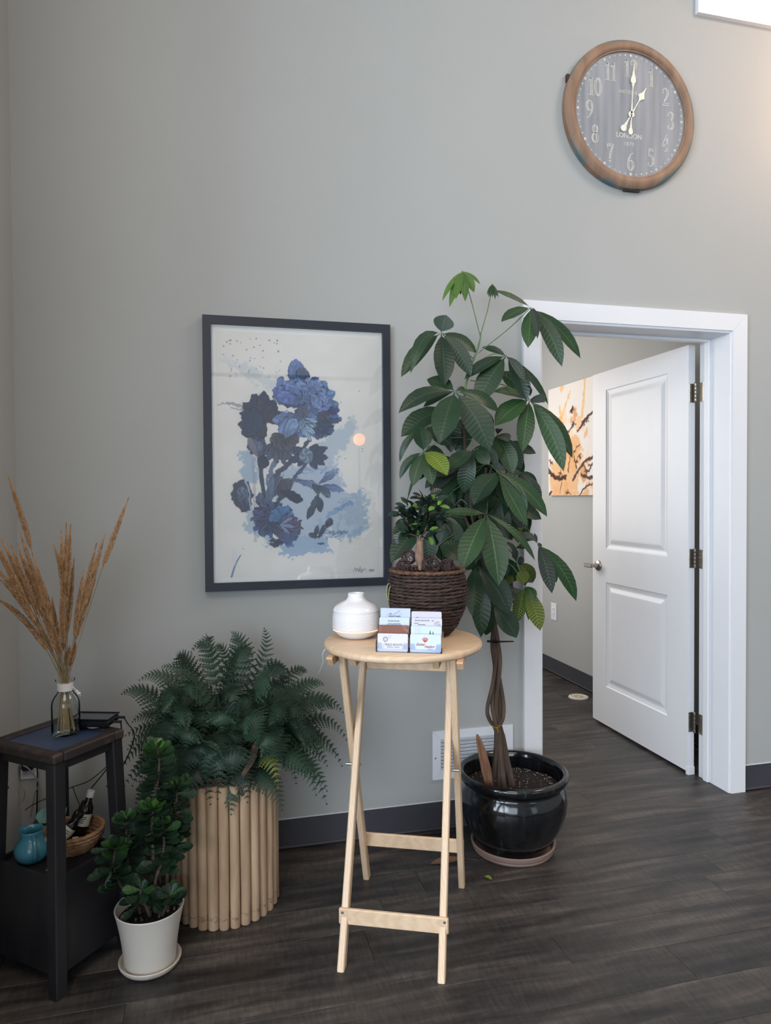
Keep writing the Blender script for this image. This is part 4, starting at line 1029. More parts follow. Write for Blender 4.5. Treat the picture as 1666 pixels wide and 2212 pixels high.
for (c, k), col in cardcols.items():
    tilt = .10; tz = Vector((HV.x*math.sin(tilt), HV.y*math.sin(tilt), math.cos(tilt))); nn = HU.cross(tz)
    CWD, CHT = .0885, .0505
    side = {(0, 3): .004, (1, 3): .0005}.get((c, k), .0028)
    extra = {(0, 3): .004, (1, 3): -.004, (0, 1): .001}.get((c, k), 0)
    base = Hh(c*cwid+side+(cwid-CWD)/2-.0025, dep*k+.0062, .002+stp*k+extra)
    cd = empty('business_card', tuple(base), cardlab[(c, k)], 'business cards', 'business cards in the acrylic holder')
    mcard = plain('card_stock', tuple(v*.94 for v in col), .6)
    m_ = MB(); thk = .0045 if k < 3 else .003
    rr = .0005 if (c, k) == (0, 3) else .004
    for q in range(4): m_.prism(rounded(CWD-.0003*q, CHT-.0002*q, rr), base-nn*(q*thk/4), HU, tz, thk/4*.86)
    m_.build('card_stack', mcard, cd)
    fr = base+nn*(thk/4*.86+.0001)
    def P(u, v): return fr+HU*u+tz*v
    def tx(s, size, u, v, m=M_ink, **kw): text('lettering', s, size, P(u, v), HU, tz, m, cd, ext=.00008, **{'bold': .00012, **kw})
    if (c, k) == (0, 0):
        tx('WILD ROOTS', .0092, .047, .0185, M_ink2, sx=.86, shear=.12, space=1.05); tx('MASSAGE  THERAPY', .0034, .047, .0118, M_ink2, space=1.25)
        m_ = MB()
        for q in range(13):
            a = 2*PI*q/13; r0, r1 = .0035, .0068
            m_.ribbon([(.0235+r0*math.cos(a), .034+r0*math.sin(a)), (.0235+r1*math.cos(a), .034+r1*math.sin(a))], .0009, fr, HU, tz, .0001)
            m_.ribbon([(.0235+r1*math.cos(a-.2), .034+r1*math.sin(a-.2)), (.0235+r1*math.cos(a+.2), .034+r1*math.sin(a+.2))], .0009, fr, HU, tz, .0001)
        m_.ribbon([(.0235, .027), (.019, .019), (.0185, .012)], .0005, fr, HU, tz, .0001)
        for (u, v) in ((.033, .041), (.038, .044), (.037, .038)): m_.ribbon([(u-.001, v), (u+.001, v+.0016)], .0012, fr, HU, tz, .0001)
        m_.build('flower_mark', M_ink2, cd)
    elif (c, k) == (1, 0):
        tx('Ember', .0105, .030, .0215, M_red, shear=.35, sx=.9, bold=.0002); tx('Healing', .0105, .055, .0155, M_red, shear=.35, sx=.9, bold=.0002); tx('PRACTICE', .0024, .058, .0085, M_red, space=1.2)
        m_ = MB()
        for s_ in (-1, 1):
            for dx, top, w_ in ((.0015, .042, .0022), (.0040, .041, .0020), (.0062, .0385, .0018)):
                m_.ribbon(cr([(.043+s_*.0006, .028), (.043+s_*(dx*.9), .033), (.043+s_*(dx*1.35), top)], 4), w_, fr, HU, tz, .0001)
        m_.build('flame_mark', M_org, cd)
    elif (c, k) == (0, 1):
        tx('Family Massage', .0075, .042, .0225, M_ink, shear=.2)
        m_ = MB()
        for q in range(3): m_.ribbon(cr([(.072+q*.004, .0495), (.073+q*.004, .041), (.079+q*.003, .036), (.0875, .032+q*.003)], 5), .0004, fr, HU, tz, .0001)
        m_.ribbon(cr([(.004, .048), (.008, .040), (.003, .033)], 5), .0004, fr, HU, tz, .0001); m_.build('line_mark', M_lil, cd)
    elif (c, k) == (1, 1):
        m_ = MB()
        for (u, v, s_) in ((.056, .0255, 1.0), (.064, .0245, .85)):
            for q in range(4):
                h = .0036*s_; w_ = .0085*s_*(1-q*.2); z_ = v+q*h*.85
                m_.prism([(u-w_/2, z_), (u+w_/2, z_), (u, z_+h*1.5)], fr, HU, tz, .0001)
            m_.ribbon([(u, v-.0025), (u, v)], .0014*s_, fr, HU, tz, .0001)
        m_.build('fir_mark', M_grn, cd)
        m_ = MB()
        for q in range(46): u = rnd.uniform(.003, .085); v = rnd.uniform(.022, .049); m_.ribbon([(u, v), (u+.0006, v+.0005)], .0006, fr, HU, tz, .0001)
        for u in (.014, .0205, .0265): m_.ribbon([(u, .021), (u+.0004, .048)], .0010, fr, HU, tz, .0001)
        m_.build('speckle_mark', plain('faint_grey_ink', (180, 188, 206), .7), cd)
    elif (c, k) == (0, 2):
        tx('Chrystina Saunders', .0052, .042, .0405, M_ink2, shear=.45, sx=.88); tx('Deep Tissue Therapeutic Massage', .0027, .044, .0335, M_ink2); tx('Owner, The Natural Health Collective', .0027, .044, .0297, M_ink2)
    elif (c, k) == (1, 2):
        tx('DAVID BALFOUR', .0054, .031, .0430, M_ink, sx=.95, space=1.12); tx('RMT', .0032, .062, .0428, M_ink); tx('000.000.0000', .0024, .014, .0352, M_ink); tx('MASSAGETHERAPY', .0026, .030, .0312, M_ink); tx('WELLNESS', .0022, .026, .0262, M_ink)
        m_ = MB(); cx_, cy_ = .0755, .0325
        m_.ribbon([(cx_+.008*math.cos(t), cy_+.008*math.sin(t)) for t in np.linspace(.5, 3.2, 14)], .0010, fr, HU, tz, .0001); m_.ribbon([(cx_+.008*math.cos(t), cy_+.008*math.sin(t)) for t in np.linspace(3.7, 6.3, 14)], .0010, fr, HU, tz, .0001)
        m_.ribbon([(cx_-.008, cy_+.0006), (cx_-.002, cy_+.0006), (cx_-.002, cy_+.004), (cx_+.002, cy_+.003), (cx_+.0035, cy_), (cx_+.001, cy_-.003), (cx_-.002, cy_-.003)], .0009, fr, HU, tz, .0001); m_.ribbon([(cx_+.002, cy_-.0008), (cx_+.008, cy_-.0008)], .0009, fr, HU, tz, .0001)
        m_.build('round_mark', M_ink, cd)
    elif (c, k) == (0, 3):
        tx('the', .0052, .030, .0345, M_ink2); tx('natural health', .0068, .042, .0275, M_ink, sx=.95)
        m_ = MB(); m_.ribbon(cr([(.018, .0318), (.030, .0315), (.040, .0325), (.048, .0385), (.052, .0400), (.058, .0440)], 4), .0006, fr, HU, tz, .0001); m_.ribbon(cr([(.040, .0315), (.046, .0355), (.053, .0345), (.060, .0335), (.066, .0345)], 4), .0005, fr, HU, tz, .0001)
        m_.ribbon(cr([(.052, .0412), (.055, .0414), (.059, .0430)], 4), .0006, fr, HU, tz, .0001); m_.build('mountain_mark', M_ink2, cd)
    else:
        m_ = MB(); m_.ribbon([(.017+.006*math.cos(t), .0275+.006*math.sin(t)) for t in np.linspace(.4, 2.9, 12)], .0009, fr, HU, tz, .0001); m_.build('round_mark', M_ink, cd)

# ------------------------------------------------------------------ dark stool with lower cabinet, and what stands on it
EB = Vector((math.cos(math.radians(50)), math.sin(math.radians(50)), 0)); EA = Vector((-EB.y, EB.x, 0))
SF = Vector((-.405, -.652, 0)); SZ = .653; SA, SB = .275, .245
M_st = plain('worn_black_paint', (24, 24, 28), .5, c2=(34, 33, 36), scale=(14, 14, 5), bump=.35, bscale=70)
M_stb = plain('worn_brown_edge', (46, 38, 38), .55, c2=(84, 62, 54), scale=(26, 26, 40), bump=.3, bscale=90, ramp_pos=(.55, .8))
M_blue = plain('slate_blue_inset', (44, 60, 88), .42, c2=(56, 72, 98), scale=(7, 7, 7), bump=.1, bscale=60)
def S(a, b, z): return SF+EA*a+EB*b+Vector((0, 0, z))
so = empty('side_stool', tuple(S(SA/2, SB/2, 0)), 'worn black wooden stool with a blue inset top at the far left', 'stool')
axs = (EA, EB, TZ)
m_ = MB(); bw = .034
m_.box(S(SA/2, bw/2, SZ-.014), (SA, bw, .028), axs, .005); m_.box(S(SA/2, SB-bw/2, SZ-.014), (SA, bw, .028), axs, .005)
m_.box(S(bw/2, SB/2, SZ-.014), (bw, SB-2*bw, .028), axs, .004); m_.box(S(SA-bw/2, SB/2, SZ-.014), (bw, SB-2*bw, .028), axs, .004)
m_.build('top_frame', M_stb, so)
m_ = MB(); m_.box(S(SA/2, SB/2, SZ-.016), (SA-2*bw+.004, SB-2*bw+.004, .020), axs, .001); m_.build('inset_panel', M_blue, so)
SHZ = .30
tops = {'F': (.024, .024), 'L': (SA-.024, .024), 'R': (.024, SB-.024), 'B': (SA-.024, SB-.024)}
def foot(k):
    a, b = tops[k]; sp = .020
    return (a-sp if a < SA/2 else a+sp, b-sp if b < SB/2 else b+sp)
def lp(k, z):
    a, b = tops[k]; fa, fb = foot(k); t = 1-z/SZ
    return S(a+(fa-a)*t, b+(fb-b)*t, z)
for k in 'FLRB':
    m_ = MB(); p0, p1 = lp(k, 0), lp(k, SZ-.028); hw_ = .0185
    V = [p+EA*x*s_+EB*y*s_ for p, s_ in ((p0, .95), (p1, 1.0)) for x, y in ((-hw_+.003, -hw_), (hw_-.003, -hw_), (hw_, -hw_+.003), (hw_, hw_-.003), (hw_-.003, hw_), (-hw_+.003, hw_), (-hw_, hw_-.003), (-hw_, -hw_+.003))]
    m_.add(V, [tuple(range(7, -1, -1)), tuple(range(8, 16))]+[(i, (i+1) % 8, 8+(i+1) % 8, 8+i) for i in range(8)]); m_.build('leg', M_st, so)
for (k1, k2, n_) in (('F', 'L', EB), ('F', 'R', EA), ('L', 'B', EA), ('R', 'B', EB)):
    m_ = MB()
    for (z0, z1) in ((.600, SZ-.028),):
        a, b = lp(k1, (z0+z1)/2), lp(k2, (z0+z1)/2); d_ = (b-a).normalized(); m_.box((a+b)/2, ((b-a).length-.03, .014, z1-z0), (d_, TZ.cross(d_).normalized(), TZ))
    m_.build('apron', M_st, so)
    # lower panel, following the splay
    V = []
    z0, z1 = .055, SHZ+.012
    i_ = n_*.006
    A0, B0, A1, B1 = lp(k1, z0), lp(k2, z0), lp(k1, z1), lp(k2, z1)
    out = -n_ if k1 == 'F' else n_
    th = out*.010
    m_ = MB(); m_.add([A0-th/2, B0-th/2, B1-th/2, A1-th/2, A0+th/2, B0+th/2, B1+th/2, A1+th/2], [(0, 1, 2, 3), (7, 6, 5, 4), (0, 4, 5, 1), (2, 6, 7, 3), (1, 5, 6, 2), (3, 7, 4, 0)])
    m_.build('lower_panel', M_st, so)
m_ = MB(); cs = [lp(k, SHZ) for k in ('F', 'R', 'B', 'L')]
m_.add([c+Vector((0, 0, dz)) for dz in (-.016, 0) for c in cs], [(3, 2, 1, 0), (4, 5, 6, 7)]+[(i, (i+1) % 4, 4+(i+1) % 4, 4+i) for i in range(4)]); m_.build('shelf', M_st, so)

# glass bottle with dried grasses
VC = Vector((-.408, -.470, SZ))
vs = empty('glass_vase', tuple(VC), 'clear glass bottle vase with a white collar standing on the dark stool', 'vase')
M_glass = thin_glass('bottle_glass', .06, (.955, .975, .97), ior=1.12)
m_ = MB(); m_.lathe(VC, [(.0001, .002), (.034, .002), (.0385, .006), (.0392, .014), (.0392, .085), (.037, .098), (.030, .112), (.0225, .121), (.0205, .127), (.0205, .150), (.023, .154), (.0265, .157), (.0268, .160), (.024, .162), (.019, .160), (.0175, .150), (.0175, .127), (.020, .119), (.028, .108), (.0345, .096), (.0365, .084), (.0365, .014), (.034, .007), (.0001, .006)], 40)
m_.build('bottle', M_glass, vs, True)
M_ribbon = plain('white_ribbon', (206, 200, 196), .7)
m_ = MB(); m_.lathe(VC, [(.0213, .128), (.0218, .1285), (.0222, .148), (.0213, .149)], 32); r_ = m_.build('collar', M_ribbon, vs, True)
m_ = MB(); m_.tube([VC+Vector((.020, -.006, .139)), VC+Vector((.028, -.010, .132)), VC+Vector((.032, -.012, .126))], .0012, 6)
m_.ball(VC+Vector((.033, -.012, .125)), .0045, 10, 7, (1, 1, 1)); m_.ball(VC+Vector((.038, -.013, .119)), .0055, 10, 7, (1.1, .9, .9)); m_.lathe(VC+Vector((.042, -.014, .114)), [(.003, 0), (.0015, -.004), (.0001, -.005)], 8)
m_.build('bead', M_ribbon, r_, True)

M_straw = plain('dry_stem', (150, 126, 88), .8, c2=(122, 108, 78), scale=(20, 20, 20)); M_plume = plain('dry_seed_head', (206, 166, 122), .9, c2=(178, 138, 98), scale=(60, 60, 60))
gb = empty('dried_grasses', tuple(VC+Vector((0, 0, .01))), 'tall bunch of tan dried feather grass standing in the glass vase', 'dried grass')
tips = [(18, 1030, .2, .34), (2, 1160, 0, .36), (-22, 1150, 0, .3), (-8, 1185, 0, .3), (25, 1180, 0, .3), (45, 1155, 0, .3), (38, 1178, 0, .25), (-20, 1215, .3, .22), (3, 1255, .3, .22), (-14, 1290, .5, .16), (38, 1330, .35, .16), (70, 1195, 0, .35), (60, 1205, 0, .3), (82, 1230, 0, .3), (117, 1181, .6, .2),
        (132, 1148, 0, .3), (143, 1133, 0, .36), (152, 1137, 0, .34), (160, 1210, 0, .3), (136, 1225, 0, .3), (180, 1235, 0, .2), (208, 1176, 0, .3), (226, 1157, .05, .3), (277, 1078, .12, .36), (205, 1255, .1, .16), (113, 1295, 0, .2), (130, 1300, 0, .22), (95, 1260, 0, .3), (78, 1290, 0, .28), (100, 1310, 0, .28), (110, 1340, 0, .2), (163, 1390, 0, .16), (150, 1400, 0, .14), (66, 1320, 0, .25)]
for i, (tx_, ty_, bend, pl) in enumerate(tips):
    dY = rnd.uniform(-.10, .10)
    tip = at(tx_, ty_, Y=-.470+dY)
    a = rnd.uniform(0, 2*PI); base = VC+Vector((.024*math.cos(a), .024*math.sin(a), .009))
    neck = VC+Vector((rnd.uniform(-.009, .009), rnd.uniform(-.009, .009), .150))
    d_ = tip-neck; L = d_.length
    ctrl = neck+d_*.5+Vector((-.04*bend*(1 if tx_ > 140 else -1), 0, .10*bend*L/.3+.01))
    pts = [base, base.lerp(neck, .5)+Vector((0, 0, 0)), neck]
    for q in range(1, 15):
        t = q/14; pts.append(neck*(1-t)**2+ctrl*2*t*(1-t)+tip*t*t)
    m_ = MB(); m_.tube(pts, [.0011]*4+[.0009]*(len(pts)-4), 5); st = m_.build('grass_stem', M_straw, gb)
    # plume of overlapping seed scales
    npl = max(.30, min(.62, .20/max(L, .2)+.06))
    m_ = MB(); K = int(210*min(1.5, max(.8, npl*L/.14)))
    for q in range(K):
        t = (1-npl)+npl*(q/K)
        p = neck*(1-t)**2+ctrl*2*t*(1-t)+tip*t*t
        tg = ((ctrl-neck)*(1-t)+(tip-ctrl)*t).normalized()
        s_ = (q/K); spread = .0125*math.sin(PI*min(1, s_*.92+.10))**.7*(1-.55*s_)
        a = q*2.4+rnd.uniform(-.3, .3); o1 = tg.orthogonal().normalized(); o2 = tg.cross(o1)
        sd = o1*math.cos(a)+o2*math.sin(a)
        ll = rnd.uniform(.010, .018)*(1-.35*s_)
        p0 = p+sd*spread*.15; p1 = p0+tg*ll+sd*spread*.85; mid = (p0+p1)/2+sd*spread*.2
        w_ = tg.cross(sd)*rnd.uniform(.0014, .0023)
        m_.add([p0, mid+w_, p1, mid-w_], [(0, 1, 2, 3)])
    m_.build('plume', M_plume, st)

# charging tray on the stool top
tr_ = empty('device_dock', tuple(at(205, 1565, Z=SZ)), 'flat black device dock lying on the stool beside the vase', 'device')
M_gloss = plain('black_gloss_plastic', (20, 22, 27), .25)
pa_, pb_ = at(168, 1576, Z=SZ), at(234, 1577, Z=SZ); ex = (pb_-pa_); ex.z = 0; exL = ex.length; ex.normalize(); ey = Vector((-ex.y, ex.x, 0))
pa_ = pa_-ex*.03; exL += .03; DD = .078
m_ = MB(); m_.box(pa_+ex*exL/2+ey*DD/2+Vector((0, 0, .016)), (exL, DD, .020), (ex, ey, TZ), .005); m_.build('dock_body', M_gloss, tr_)
m_ = MB(); m_.box(pa_+ex*exL/2+ey*DD/2+Vector((0, 0, .0268)), (exL-.016, DD-.016, .0016), (ex, ey, TZ)); m_.build('dock_top', plain('grey_glossy_panel', (66, 72, 80), .12), tr_)
rim = MB()
for (a0, b0, a1, b1) in ((0, .0025, exL, .0025), (0, DD-.0025, exL, DD-.0025), (.0025, 0, .0025, DD), (exL-.0025, 0, exL-.0025, DD)):
    p0 = pa_+ex*a0+ey*b0; p1 = pa_+ex*a1+ey*b1; rim.tube([p0+Vector((0, 0, .0285)), p1+Vector((0, 0, .0285))], .0026, 6)
rim.build('dock_rim', M_gloss, tr_, True)
m_ = MB(); m_.lathe(pa_+ex*exL*.55+ey*.030+Vector((0, 0, .001)), [(.022, 0), (.020, .006), (.0001, .006)], 24); m_.build('foot', plain('pale_foot', (150, 150, 150), .4), tr_, True)
for (z, dd, nm, lb, e1, e2) in ((.020, .058, 'charging_cable', 'thicker black cable leaving the dock toward the fern', (275, 1562), (290, 1590)), (.014, .035, 'charging_cable', 'thinner black cable drooping over the stool corner', (262, 1575), (258, 1592))):
    p0 = pa_+ex*(exL+.002)+ey*dd+Vector((0, 0, z))
    m_ = MB(); m_.tube([p0-ex*.004, p0+ex*.022], .0042, 8); m_.tube(cr([p0+ex*.02, at(e1[0], e1[1], Y=p0.y+.01), at(e2[0], e2[1], Y=p0.y+.02), at(e2[0]-22, e2[1]+60, Y=-.27), at(e2[0]-60, e2[1]+110, Y=-.25)], 8), .0019, 6)
    tag(m_.build(nm, M_black, None, True), lb, 'cable')

# turquoise pitcher on the shelf
PCN = Vector((-.501, -.482, SHZ)); M_turq = plain('turquoise_glaze', (58, 116, 134), .3, c2=(50, 104, 122), scale=(14, 14, 14), coat=.3)
pt = empty('pitcher', tuple(PCN), 'round turquoise ceramic pitcher on the stool shelf', 'pitcher')
pr_ = [(.0001, .001), (.024, .001), (.034, .006), (.0435, .020), (.0475, .036), (.0460, .052), (.0400, .066), (.0330, .076), (.0305, .084), (.0315, .096), (.0335, .103), (.0325, .105), (.0300, .103), (.0275, .095), (.0270, .084), (.0300, .074), (.0370, .062), (.0435, .036), (.030, .008), (.0001, .006)]
pr_ = [(r_, h_*.87) for r_, h_ in pr_]
spd = math.atan2(.35, -.6)
def spout(a, h):
    k = max(0, math.cos(a-spd))**10; return .22*k*max(0, (h-.070)/.020) if h > .07 else 0
m_ = MB(); m_.lathe(PCN, pr_, 44, wob=spout); m_.build('body', M_turq, pt, True, angle=60)
hd_ = (CAMPOS-PCN); hd_.z = 0; hd_.normalize(); hd_ = (hd_+Vector((.12, 0, 0))).normalized()
m_ = MB(); hp = cr([PCN+hd_*.031+Vector((0, 0, .080)), PCN+hd_*.052+Vector((0, 0, .077)), PCN+hd_*.064+Vector((0, 0, .058)), PCN+hd_*.061+Vector((0, 0, .034)), PCN+hd_*.044+Vector((0, 0, .018))], 5)
m_.tube(hp, .0055, 10); m_.build('handle', M_turq, pt, True)

# woven basket with brown bottles
BK = at(165, 1818, Z=SHZ); BK = Vector((-.400, -.430, SHZ))
M_straw2 = plain('woven_straw', (166, 128, 94), .85, c2=(128, 94, 66), scale=(90, 90, 60), bump=.6, bscale=200)
bk = empty('straw_basket', tuple(BK), 'small round woven straw basket holding brown bottles on the stool shelf', 'basket')
nr = 6
for q in range(nr):
    t = q/(nr-1); R_ = .058+.026*math.sin(t*PI/2); z = .006+t*.050
    m_ = MB(); pts = []
    for k in range(49):
        a = 2*PI*k/48; w2 = .0012*math.sin(a*24+q*PI)
        pts.append(BK+Vector(((R_+w2)*math.cos(a), (R_+w2)*math.sin(a), z+.0010*math.cos(a*24+q*PI))))
    m_.tube(pts, .0062, 7, cap=False); m_.build('coil', M_straw2, bk, True)
m_ = MB(); m_.lathe(BK, [(.058, .002), (.058, .007), (.0001, .007)], 30); m_.build('bottom', M_straw2, bk)
M_amber = plain('dark_amber_glass', (26, 14, 12), .12, spec=.6); M_lbl = plain('cream_label', (196, 192, 172), .7); M_cap = plain('white_cap', (222, 220, 212), .4)
def bottle(base, axis, R_, Hb, label, capc, lz0, lz1, face):
    z = Vector(axis).normalized(); x = z.orthogonal().normalized(); y = z.cross(x); ax3 = (x, y, z)
    b = empty('brown_bottle', tuple(base), label, 'bottle', 'brown bottles in the straw basket')
    m_ = MB(); m_.lathe(base, [(.0001, .0), (R_*.9, .0), (R_, .003), (R_, Hb*.60), (R_*.93, Hb*.68), (R_*.55, Hb*.78), (R_*.42, Hb*.82), (R_*.42, Hb*.90), (.0001, Hb*.9)], 24, ax3); m_.build('glass_body', M_amber, b, True)
    m_ = MB(); m_.lathe(base, [(R_*.50, Hb*.875), (R_*.52, Hb*.88), (R_*.50, Hb*1.0), (.0001, Hb*1.0)], 20, ax3); m_.build('cap', capc, b, True)
    f = Vector(face)-z*Vector(face).dot(z); f.normalize(); s_ = f.cross(z)
    m_ = MB(); V = []; n = 9; 
    for h in (lz0, lz1):
        for k in range(n):
            a = math.radians(-75+150*k/(n-1)); V.append(Vector(base)+z*(h*Hb)+(f*math.cos(a)+s_*math.sin(a))*(R_+.0006))
    m_.add(V, [(k, k+1, n+k+1, n+k) for k in range(n-1)]); lb = m_.build('paper_label', M_lbl, b, True)
    m_ = MB()
    for q in range(4):
        hh = lz0+(lz1-lz0)*(.30+.15*q); V = []
        a0, a1 = (-30, 20) if q > 1 else (-18, 30)
        for dz in (-.001, .001):
            for k in range(5):
                a = math.radians(a0+(a1-a0)*k/4); V.append(Vector(base)+z*(hh*Hb+dz)+(f*math.cos(a)+s_*math.sin(a))*(R_+.0009))
        m_.add(V, [(k, k+1, 5+k+1, 5+k) for k in range(4)])
    m_.build('print_lines', M_ink, lb)
    return b
tocam = (CAMPOS-BK).normalized()
bottle(BK+Vector((.004, .018, .009)), (.30, .10, 1), .0225, .150, 'upright brown bottle with white cap and cream label in the basket', M_cap, .34, .58, tocam+Vector((-.1, 0, 0)))
bottle(BK+Vector((-.050, -.026, .018)), (.75, .22, .85), .0190, .115, 'brown bottle leaning right with a square cream label', M_black, .28, .60, tocam)
bottle(BK+Vector((-.020, .035, .012)), (.45, .0, 1), .0190, .118, 'unlabelled brown bottle behind the leaning one', M_black, .05, .12, -tocam)
bottle(BK+Vector((.040, -.020, .024)), (-1, -.20, .08), .0150, .080, 'small brown bottle lying with its white cap toward the stool leg', M_cap, .3, .5, tocam)

# black box with a turquoise note, loose note, wires behind
bxA, bxB = at(64, 1783, Z=SHZ), at(152, 1772, Z=SHZ)
bxA = Vector((-.535, -.350, SHZ)); bxd = Vector((.94, -.02, 0)).normalized(); bxn = Vector((-bxd.y, bxd.x, 0))
bx = empty('black_box', tuple(bxA), 'black electronics box at the back of the stool shelf', 'box')
m_ = MB(); m_.box(bxA+bxd*.045+bxn*.030+Vector((0, 0, .0225)), (.085, .055, .045), (bxd, bxn, TZ), .003); m_.build('casing', M_black, bx)
M_note = plain('turquoise_paper', (116, 164, 156), .8)
no_ = empty('paper_note', tuple(bxA+Vector((.05, 0, .05))), 'turquoise handwritten note propped on the black box', 'note')
n0 = bxA+bxd*.012+bxn*.002+Vector((0, 0, .0465)); nu = bxd; nv = (bxn*.75+Vector((0, 0, .62))).normalized()
m_ = MB(); m_.prism([(0, .018), (.014, 0), (.085, 0), (.085, .048), (.014, .048), (0, .034)], n0, nu, nv, .0006); m_.build('sheet', M_note, no_)
m_ = MB(); nn_ = nu.cross(nv)
for (u0, h0, n_) in ((.022, .040, 5), (.040, .034, 3), (.058, .042, 5), (.074, .036, 4)):
    pts = [(u0+(.0035 if k % 2 else -.0035), h0-k*.0065/1.2) for k in range(n_)]
    m_.ribbon(cr(pts, 3), .0009, n0+nn_*.0006, nu, nv, .0002)
m_.build('handwriting', M_ink, no_)
n1 = at(99, 1881, Z=SHZ+.001)
ln_ = MB(); a_, b_, c_ = at(99, 1881, Z=SHZ+.001), at(128, 1884, Z=SHZ+.001), at(122, 1846, Z=SHZ+.001)
ln_.add([p+Vector((0, 0, dz)) for dz in (0, .0006) for p in (a_, b_, c_)], [(2, 1, 0), (3, 4, 5), (0, 1, 4, 3), (1, 2, 5, 4), (2, 0, 3, 5)])
tag(ln_.build('loose_note', M_note), 'corner of a loose turquoise note lying on the stool shelf', 'note')
def wire(pts, r, mat, name, lb, cat='cable'):
    m_ = MB(); m_.tube(cr(pts, 8), r, 6); return tag(m_.build(name, mat, None, True), lb, cat)
M_grey = plain('grey_cable_jacket', (128, 128, 130), .5)
ad = empty('power_adapter', tuple(at(62, 1652, Y=-.03)), 'black power adapter plugged into the wall behind the stool', 'adapter')
m_ = MB(); m_.box(at(61, 1652, Y=-.022), (.040, .040, .034), None, .007); m_.build('adapter_body', M_black, ad, True)
m_ = MB(); m_.box(at(56, 1648, Y=-.002), (.075, .004, .115), None, .0015); m_.build('outlet_plate', M_vent, ad)
wire([at(50, 1653, Y=-.045), at(62, 1661, Y=-.05), at(78, 1680, Y=-.05), at(84, 1695, Y=-.05), at(76, 1712, Y=-.05), at(72, 1735, Y=-.05), at(66, 1765, Y=-.06)], .0026, M_grey, 'grey_cable', 'grey cable curling down the wall behind the stool')
wire([at(79, 1645, Y=-.03), at(81, 1680, Y=-.03), at(80, 1730, Y=-.03), at(79, 1790, Y=-.03)], .0026, M_black, 'black_cable', 'straight black cable hanging against the wall behind the stool')
wire([at(240, 1648, Y=-.20), at(195, 1685, Y=-.18), at(157, 1700, Y=-.16), at(115, 1718, Y=-.14), at(72, 1738, Y=-.13), at(55, 1750, Y=-.12)], .0016, M_black, 'thin_cable', 'thin black cable sagging across the gap under the stool top')
wire([at(157, 1700, Y=-.155), at(164, 1720, Y=-.17), at(173, 1742, Y=-.20), at(176, 1765, Y=-.24)], .0015, M_black, 'branch_cable', 'short thin black cable dropping into the straw basket')
wire([at(46, 1694, Y=-.04), at(53, 1710, Y=-.05), at(50, 1730, Y=-.05), at(42, 1740, Y=-.06)], .0022, M_grey, 'looped_cable', 'short grey loop of cable beside the left stool leg')
# dried posy at the very edge of the picture
po = empty('dried_posy', tuple(at(2, 1690, Y=-.30)), 'small posy of dried red and tan flowers at the left edge', 'dried flowers')
pc_ = at(3, 1697, Y=-.30)
m_ = MB()
for q in range(40): m_.ball(pc_+Vector((rnd.uniform(-.022, .014), rnd.uniform(-.02, .02), rnd.uniform(-.010, .016))), rnd.uniform(.0025, .0045), 6, 4)
m_.build('seed_heads', plain('tan_seed', (150, 116, 88), .9, c2=(186, 110, 90), scale=(70, 70, 70)), po)
m_ = MB(); m_.ball(pc_+Vector((.012, -.012, .004)), .006, 8, 6); m_.build('red_berry', plain('red_petals', (170, 60, 56), .7), po, True)
m_ = MB()
for q in range(14): a = rnd.uniform(-.016, .010); m_.tube([pc_+Vector((a, rnd.uniform(-.01, .01), 0)), pc_+Vector((a*.8-.003, 0, -.05))], .0010, 4)
m_.build('stems', M_straw, po)
m_ = MB(); m_.tube([pc_+Vector((.020, .0, -.008)), pc_+Vector((-.002, .0, -.008)), pc_+Vector((-.040, .0, -.008))], .004, 8); m_.build('bark_holder', plain('bark', (70, 56, 46), .9), po)
